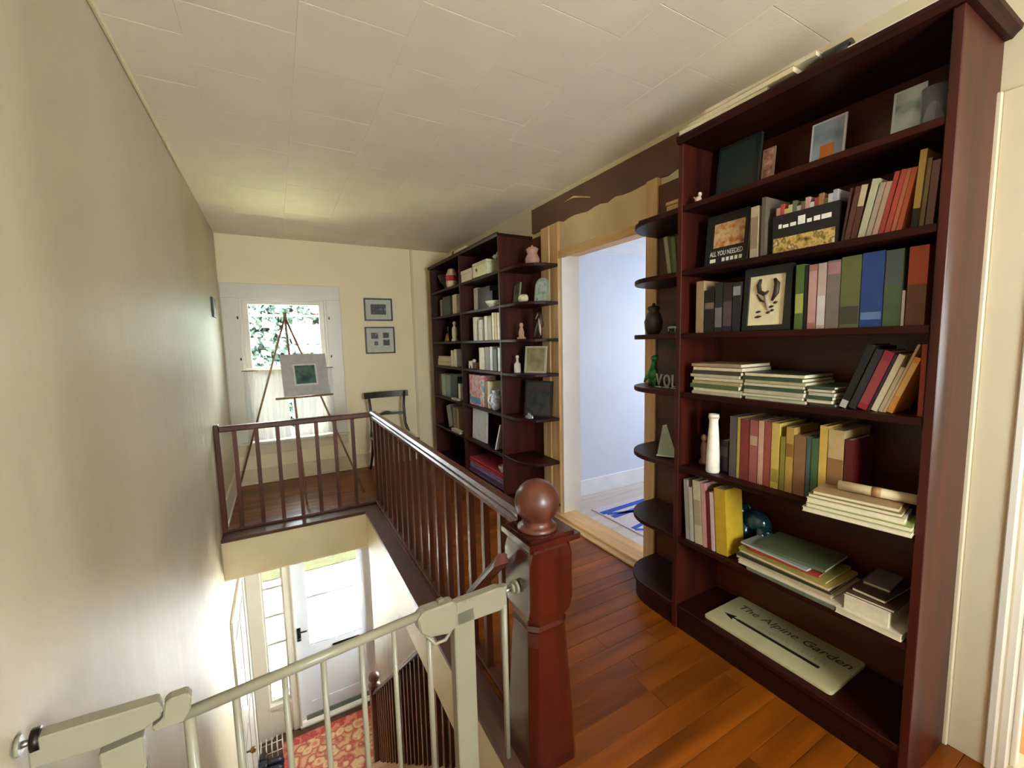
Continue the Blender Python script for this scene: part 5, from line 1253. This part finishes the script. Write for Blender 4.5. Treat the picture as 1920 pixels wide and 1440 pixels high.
# sixth shelf
flat_stack(SZ[5], [('white flat booklet', (224, 206, 184), y_of(846, XB, SZ[5]), y_of(862, XB, SZ[5]), 0.03, 0.0, 0.045, 0)], 'sixth shelf', DC + ' window bay', 'booklets', 'booklet')
xx = XB + 0.06; ya, yb = y_of(886, xx, SZ[5]), y_of(912, xx, SZ[5])
o = local_thing('white_poster_board', 'white poster boards standing on sixth shelf of doorway bay', 'poster board', (xx, (ya + yb) / 2, SZ[5]), (0, 0.05, 0))
w = ya - yb; MB().box(0, 0.006, -w / 2, w / 2, 0, 0.31).build('front_sheet', flat((230, 232, 234)), o); MB().box(0.007, 0.012, -w / 2 - 0.01, w / 2 - 0.01, 0, 0.30).build('rear_sheet', flat((222, 214, 206)), o)
xx = XB + 0.02; ya, yb = y_of(905, xx, SZ[5]), y_of(937, xx, SZ[5])
o = local_thing('grey_drawing_board', 'grey drawing board leaning askew on sixth shelf by divider', 'board', (xx, yb + 0.09, SZ[5]), (-0.42 * -1, 0.0, 0))
MB().box(0, 0.16, -0.012, 0.0, 0.008, 0.27).build('board', flat((176, 164, 152)), o); MB().box(-0.003, 0, -0.013, 0.001, 0.008, 0.27).build('edge_strip', flat((228, 218, 206)), o)
# bottom shelf
zq = SZ[6]; ya, yb = YD2 - 0.005, YD1 + 0.03
for i, (nm, c, t_, ins) in enumerate([('purple folded quilt lying lowest on bottom shelf of double bookcase', (96, 66, 110), 0.055, 0.0), ('lilac folded quilt between purple and red quilts', (140, 120, 160), 0.05, 0.02), ('red folded quilt topmost on bottom shelf of double bookcase', (176, 52, 60), 0.045, 0.01)]):
    o = local_thing('folded_quilt', nm, 'quilt', (XB + 0.15, (ya + yb) / 2, zq + 0.0005), (0, 0, 0), 'quilts on the bottom shelf of the double bookcase')
    w = abs(ya - yb) - 2 * ins - 0.01; cm = paint('quilt_cloth_%d' % i, c, 0.95, 0.2, 30, 0.3, 120)
    MB().box(-0.125, 0.12, -w / 2, w / 2, 0, t_ * 0.48).build('lower_fold', cm, o, 0.009); MB().box(-0.12, 0.12, -w / 2 + 0.004, w / 2 - 0.004, t_ * 0.49, t_).build('upper_fold', cm, o, 0.009)
    zq += t_ + 0.0008
o = local_thing('white_teacup', 'white teacup standing on the red folded quilt', 'cup', (XB + 0.07, YD1 + 0.14, zq + 0.0005))
MB().lathe([(0.025, 0), (0.028, 0.008), (0.045, 0.04), (0.05, 0.06), (0.046, 0.06), (0.03, 0.012), (0.001, 0.010)], (0, 0, 0), 18).build('bowl', flat((232, 228, 214), 0.3), o); MB().tube([(0, -0.045, 0.05), (0, -0.07, 0.045), (0, -0.066, 0.02), (0, -0.036, 0.02)], 0.005, 8).build('handle', flat((232, 228, 214), 0.3), o)
# end shelves
o = local_thing('lidded_jar', 'pinkish lidded pottery jar on the highest end shelf of double bookcase', 'jar', (XB + 0.16, 2.88, SZ[0]))
MB().lathe([(0.04, 0), (0.055, 0.02), (0.058, 0.05), (0.042, 0.08), (0.036, 0.09), (0.046, 0.115), (0.05, 0.125), (0.04, 0.125)], (0, 0, 0), 18).build('body', flat((176, 132, 116)), o)
MB().lathe([(0.048, 0.126), (0.03, 0.138), (0.008, 0.142), (0.008, 0.152), (0.001, 0.155)], (0, 0, 0), 18).build('lid', flat((186, 146, 128)), o)
def standing_frame(label, x, y, z, w, h, rgb, cols, lean=0.12, rz=0.25, name='picture_frame', arch=False, bw=0.014):
    o = local_thing(name, label, 'picture frame', (x, y, z + 0.018 * math.sin(lean)), (0, lean, rz), 'picture frames on the end shelves of the double bookcase')
    if arch:
        P = [(-w / 2, 0), (w / 2, 0)] + [(w / 2 * math.cos(a), h - w / 2 + w / 2 * math.sin(a)) for a in [k * math.pi / 10 for k in range(11)]]
        MB().prism(P, 0, 0.012, M_yz).build('frame', flat(rgb), o)
        MB().prism([(p[0] * 0.8, 0.012 + p[1] * 0.86) for p in P], -0.001, 0, M_yz).build('image', pattern('img_' + name + str(int(y * 100)), cols, 20, 'noise', 0.4), o)
    else:
        MB().box(0, 0.014, -w / 2, w / 2, 0, bw).box(0, 0.014, -w / 2, w / 2, h - bw, h).box(0, 0.014, -w / 2, -w / 2 + bw, bw, h - bw).box(0, 0.014, w / 2 - bw, w / 2, bw, h - bw).build('frame', flat(rgb), o)
        MB().box(0.006, 0.012, -w / 2 + bw, w / 2 - bw, bw, h - bw).build('image', pattern('img_%d_%d' % (int(y * 100), int(z * 100)), cols, 14, 'noise', 0.4), o)
    return o
standing_frame('grey green photo frame standing at an angle on second end shelf', XB + 0.10, 3.06, SZ[1], 0.15, 0.17, (110, 116, 84), [(70, 76, 52), (140, 146, 112), (96, 104, 76)], rz=-0.2)
standing_frame('arched pale green plaque on second end shelf', XB + 0.20, 2.83, SZ[1], 0.13, 0.19, (150, 162, 146), [(120, 140, 126), (180, 190, 178), (90, 106, 90)], rz=0.35, arch=True)
o = local_thing('white_shell', 'white spiral seashell between frame and arched plaque', 'shell', (XB + 0.10, 2.93, SZ[1]))
m_ = ell(MB(), (0, 0, 0.034), (0.04, 0.048, 0.034)); ell(m_, (0, -0.03, 0.045), (0.022, 0.022, 0.02)); m_.build('whorl', flat((214, 206, 168), 0.4), o); MB().tube([(0, 0.03, 0.03), (0, 0.07, 0.012)], [0.02, 0.004], 8).build('spire', flat((206, 190, 150), 0.4), o)
o = local_thing('stone_figurine', 'small pale kneeling figurine on third end shelf', 'figurine', (XB + 0.10, 2.97, SZ[2]))
MB().lathe([(0.035, 0), (0.036, 0.012), (0.02, 0.02), (0.024, 0.05), (0.014, 0.085), (0.01, 0.095)], (0, 0, 0), 14).build('body', flat((190, 150, 120)), o); ell(MB(), (0, 0, 0.112), (0.016, 0.016, 0.02)).build('head', flat((196, 160, 132)), o)
o = local_thing('driftwood_bird', 'dark driftwood heron sculpture with white streaks on third end shelf', 'sculpture', (XB + 0.18, 2.83, SZ[2] + 0.014))
m_ = MB().tube([(0, 0.03, 0.0), (0, 0.02, 0.05), (0, -0.02, 0.10), (0, -0.03, 0.16), (0, 0.0, 0.19)], [0.03, 0.024, 0.03, 0.014, 0.01], 10); m_.build('body', flat((60, 40, 32)), o)
MB().tube([(0, 0.0, 0.19), (0, 0.05, 0.14)], [0.008, 0.002], 8).build('beak', flat((206, 186, 166)), o); MB().tube([(-0.02, -0.03, 0.14), (-0.024, -0.05, 0.06), (-0.02, -0.055, 0.01)], [0.006, 0.01, 0.004], 8).build('wing', flat((190, 166, 150)), o)
o = local_thing('white_bottle', 'tiny white stoppered bottle on fourth end shelf', 'bottle', (XB + 0.09, 3.03, SZ[3]))
MB().lathe([(0.026, 0), (0.028, 0.01), (0.026, 0.07), (0.010, 0.09), (0.010, 0.115)], (0, 0, 0), 14).build('body', flat((206, 194, 180), 0.3), o); MB().lathe([(0.008, 0.115), (0.014, 0.122), (0.012, 0.14), (0.001, 0.143)], (0, 0, 0), 12).build('stopper', flat((216, 204, 190), 0.3), o)
standing_frame('silver framed sepia picture on fourth end shelf', XB + 0.15, 2.86, SZ[3], 0.20, 0.215, (176, 166, 142), [(120, 106, 76), (146, 132, 98), (160, 148, 116)], rz=0.45)
standing_frame('dark moonlit landscape painting on fifth end shelf', XB + 0.18, 2.88, SZ[4], 0.26, 0.29, (30, 26, 28), [(22, 28, 30), (40, 52, 50), (70, 56, 60), (34, 34, 38)], rz=0.45)
o = local_thing('crystal_lump', 'clear crystal lump in front of the dark landscape', 'ornament', (XB + 0.09, 2.86, SZ[4]))
MB().prism([(-0.02, -0.03), (0.02, -0.025), (0.026, 0.01), (0.0, 0.034), (-0.024, 0.014)], 0, 0.022).build('base_facet', gm, o); MB().lathe([(0.018, 0.022), (0.012, 0.038), (0.001, 0.044)], (0, 0, 0), 6).build('top_facet', gm, o)

# ================================================================ FAR WALL: pictures, easel, chair
def wall_picture(label, p0, p1, p2, p3, cols, marks):
    a = at_y(YF, *p0); c = at_y(YF, *p1)
    x0, x1 = a.x, c.x; z1, z0 = a.z, c.z
    o = local_thing('framed_picture', label, 'framed picture', ((x0 + x1) / 2, YF - 0.001, (z0 + z1) / 2), (0, 0, 0), 'framed pictures on the far wall')
    w, h, b = x1 - x0, z1 - z0, 0.016
    fr = MB().box(-w / 2, w / 2, -0.022, 0, -h / 2, -h / 2 + b).box(-w / 2, w / 2, -0.022, 0, h / 2 - b, h / 2).box(-w / 2, -w / 2 + b, -0.022, 0, -h / 2 + b, h / 2 - b).box(w / 2 - b, w / 2, -0.022, 0, -h / 2 + b, h / 2 - b)
    fr.build('frame', flat((44, 36, 28), 0.35), o)
    MB().box(-w / 2 + b, w / 2 - b, -0.010, -0.002, -h / 2 + b, h / 2 - b).build('mat_board', flat((196, 194, 176)), o)
    for (u0, u1, v0, v1, col) in marks:
        MB().box(u0 * w, u1 * w, -0.0112, -0.010, v0 * h, v1 * h).build('image', pattern('pic_%d_%d' % (int(u0 * 100 + 50), int(v0 * 100 + 50)) + label[:6], col, 40, 'noise', 0.4), o)
DK = [(24, 24, 22), (60, 62, 58), (40, 40, 38), (150, 150, 146)]
wall_picture('upper small framed black and white photograph on far wall', (681, 559), (736, 602), 0, 0, 0, [(-0.27, 0.27, -0.22, 0.24, DK)])
wall_picture('lower framed print with four small sketches on far wall', (683, 613), (741, 662), 0, 0, 0, [(-0.30, -0.06, 0.06, 0.28, DK), (-0.20, -0.08, -0.18, -0.04, DK), (0.10, 0.30, 0.08, 0.28, DK), (0.10, 0.32, -0.20, 0.02, DK)])
o = local_thing('small_wall_frame', 'small dark frame hanging on the left wall near the window', 'framed picture', (XL + 0.001, 4.56, 1.80))
MB().box(0, 0.014, -0.10, 0.10, -0.085, 0.085).build('frame', flat((40, 34, 28), 0.35), o, 0.002); MB().box(0.014, 0.0155, -0.08, 0.08, -0.065, 0.065).build('image', flat((120, 112, 96)), o)

# easel (tripod) with a matted picture
foot_c = at_z(0, 576, 946); foot_r = at_z(0, 683, 922); foot_l = at_z(0, 451, 906)
foot_l = Vector((max(foot_l.x, XL + 0.03), min(foot_l.y, YF - 0.06), 0))
ya = (foot_c.y + foot_l.y) / 2 - 0.02
apex = at_y(ya, 534, 594)
ez = thing('easel', 'thin wooden tripod easel standing in front of the window', 'easel', (apex.x, apex.y, 0))
EZW = wood('easel_wood', (120, 88, 62), (160, 124, 90), 'z', 5, 0.5)
for f, nm in ((foot_c, 'leg'), (foot_r, 'leg'), (foot_l, 'leg')):
    MB().tube([f, apex + Vector((0, 0, 0.0)) + (apex - f).normalized() * 0.03], [0.009, 0.009], 8).build(nm, EZW, ez)
MB().tube([apex + Vector((0, 0, -0.03)), apex + Vector((0, 0, 0.04))], [0.018, 0.014], 10).build('hinge_block', EZW, ez)
def on_leg(f, py):
    lo, hi = 0.0, 1.0
    best = min((abs((lambda p: 720 - F_PX * ((p - CAM).dot(_u2) / (p - CAM).dot(_fw)))(f + (apex - f) * (i / 400)) - py), i / 400) for i in range(401))
    return f + (apex - f) * best[1]
lc, lr = on_leg(foot_c, 748), on_leg(foot_r, 738)
fwd = Vector((0, -1, 0))
dirh = (lr - lc); dirh.z = 0; dirh.normalize(); nrm = Vector((dirh.y, -dirh.x, 0))
if nrm.y > 0: nrm = -nrm
zl = (lc.z + lr.z) / 2
base = (lc + lr) / 2; base.z = zl
L0, L1 = base - dirh * 0.27 + nrm * 0.012, base + dirh * 0.23 + nrm * 0.012
MB().tube([L0, L1], 0.010, 8).build('ledge', EZW, ez)
tb, tt = at_y(base.y, 577, 743), None
mid_low = base + nrm * 0.035
up = ((apex - (foot_c + foot_r) / 2)).normalized()
pw = 0.40; ph = 0.40
bo = local_thing('matted_picture', 'square grey-matted picture resting askew on the easel ledge', 'picture', tuple(mid_low + Vector((0, 0, 0.014))))
ex_, ez_ = dirh, up; ey_ = ez_.cross(ex_).normalized(); ez_ = ex_.cross(ey_).normalized()
if ez_.z < 0: ey_ = -ey_; ez_ = -ez_
bo.matrix_world = Matrix(((ex_.x, ey_.x, ez_.x, bo.location.x), (ex_.y, ey_.y, ez_.y, bo.location.y), (ex_.z, ey_.z, ez_.z, bo.location.z), (0, 0, 0, 1)))
MB().box(-pw / 2, pw / 2, 0, 0.012, 0, ph).build('mat_board', flat((176, 170, 164)), bo)
sgn = -1 if ey_.dot(nrm) < 0 else 1
f0, f1 = ((-0.002, 0) if sgn < 0 else (0.012, 0.014))
MB().box(-pw * 0.26, pw * 0.26, f0, f1, ph * 0.24, ph * 0.76).build('picture_mount', flat((206, 204, 200)), bo)
f0, f1 = ((-0.003, -0.002) if sgn < 0 else (0.014, 0.015))
MB().box(-pw * 0.22, pw * 0.22, f0, f1, ph * 0.28, ph * 0.72).build('image', pattern('easel_image', [(16, 24, 26), (40, 66, 62), (70, 104, 84), (24, 36, 36)], 9, 'noise', 0.4), bo)

# chair
CX, CY = 1.09, 4.90
ch = thing('side_chair', 'dark wooden side chair with curved top rail and cream seat', 'chair', (CX, CY, 0))
CHW = wood('dark_chair_wood', (34, 26, 20), (60, 46, 36), 'z', 6, 0.35, 0.3)
xl_, xr_ = CX - 0.19, CX + 0.19
for s_ in (-1, 1):
    xx = CX + s_ * 0.19
    MB().tube([(xx + s_ * 0.015, CY + 0.05, 0.90), (xx, CY + 0.04, 0.72), (xx - s_ * 0.0, CY + 0.01, 0.52), (xx + s_ * 0.02, CY - 0.06, 0.42)], [0.014, 0.015, 0.017, 0.018], 10).build('back_post', CHW, ch)
    MB().tube([(xx, CY - 0.03, 0.42), (xx + s_ * 0.005, CY + 0.02, 0.22), (xx + s_ * 0.02, CY + 0.12, 0.0)], [0.018, 0.017, 0.013], 10).build('leg', CHW, ch)
    MB().tube([(xx + s_ * 0.02, CY - 0.42, 0.42), (xx + s_ * 0.02, CY - 0.43, 0.2), (xx + s_ * 0.025, CY - 0.46, 0.0)], [0.018, 0.017, 0.013], 10).build('leg', CHW, ch)
def curved_rail(name, z0, z1, half, bow, th, bump=0.0):
    m = MB(); n = 16; vs = []
    for i in range(n + 1):
        u = -1 + 2 * i / n; x = CX + u * half; yy = CY + 0.055 + bow * (1 - u * u)
        zz0 = z0 + bump * (0.5 + 0.5 * math.cos(u * math.pi)) * 0.3; zz1 = z1 + bump * max(0, math.cos(u * math.pi * 1.5))
        vs += [(x, yy - th, zz0), (x, yy + th, zz0), (x, yy + th, zz1), (x, yy - th, zz1)]
    fs = [(4 * i + k, 4 * i + (k + 1) % 4, 4 * i + 4 + (k + 1) % 4, 4 * i + 4 + k) for i in range(n) for k in range(4)] + [(3, 2, 1, 0), (4 * n, 4 * n + 1, 4 * n + 2, 4 * n + 3)]
    m.add(vs, fs).build(name, CHW, ch, 0.002)
curved_rail('top_rail', 0.835, 0.905, 0.25, 0.03, 0.010); curved_rail('cross_rail', 0.625, 0.655, 0.185, 0.02, 0.008, 0.02)
MB().box(CX - 0.215, CX + 0.215, CY - 0.44, CY - 0.02, 0.385, 0.425).build('seat_frame', CHW, ch, 0.006)
MB().box(CX - 0.20, CX + 0.20, CY - 0.425, CY - 0.03, 0.427, 0.455).build('seat_cushion', flat((214, 200, 166)), ch, 0.012)

# ceiling lamp over the landing behind the gate
lp = thing('ceiling_lamp', 'round frosted glass ceiling lamp over the landing', 'lamp', (0.9, -0.75, ZC))
MB().lathe([(0.11, -0.0), (0.115, -0.02), (0.10, -0.03)], (0.9, -0.75, ZC), 24).build('base', BRASS, lp)
em = bpy.data.materials.new('lamp_glass'); em.use_nodes = True; b_ = em.node_tree.nodes['Principled BSDF']
b_.inputs['Base Color'].default_value = (0.9, 0.86, 0.78, 1); b_.inputs['Emission Color'].default_value = (1.0, 0.82, 0.6, 1); b_.inputs['Emission Strength'].default_value = 1.5
MB().lathe([(0.10, -0.03), (0.125, -0.06), (0.12, -0.10), (0.08, -0.135), (0.02, -0.15), (0.001, -0.151)], (0.9, -0.75, ZC), 24).build('shade', em, lp)
pd = bpy.data.lights.new('lamp_bulb', 'POINT'); pd.energy = 5; pd.color = (1.0, 0.80, 0.58); pd.shadow_soft_size = 0.12
po = bpy.data.objects.new('lamp_bulb', pd); COL.objects.link(po); po.location = (0, 0, -0.24); po.parent = lp
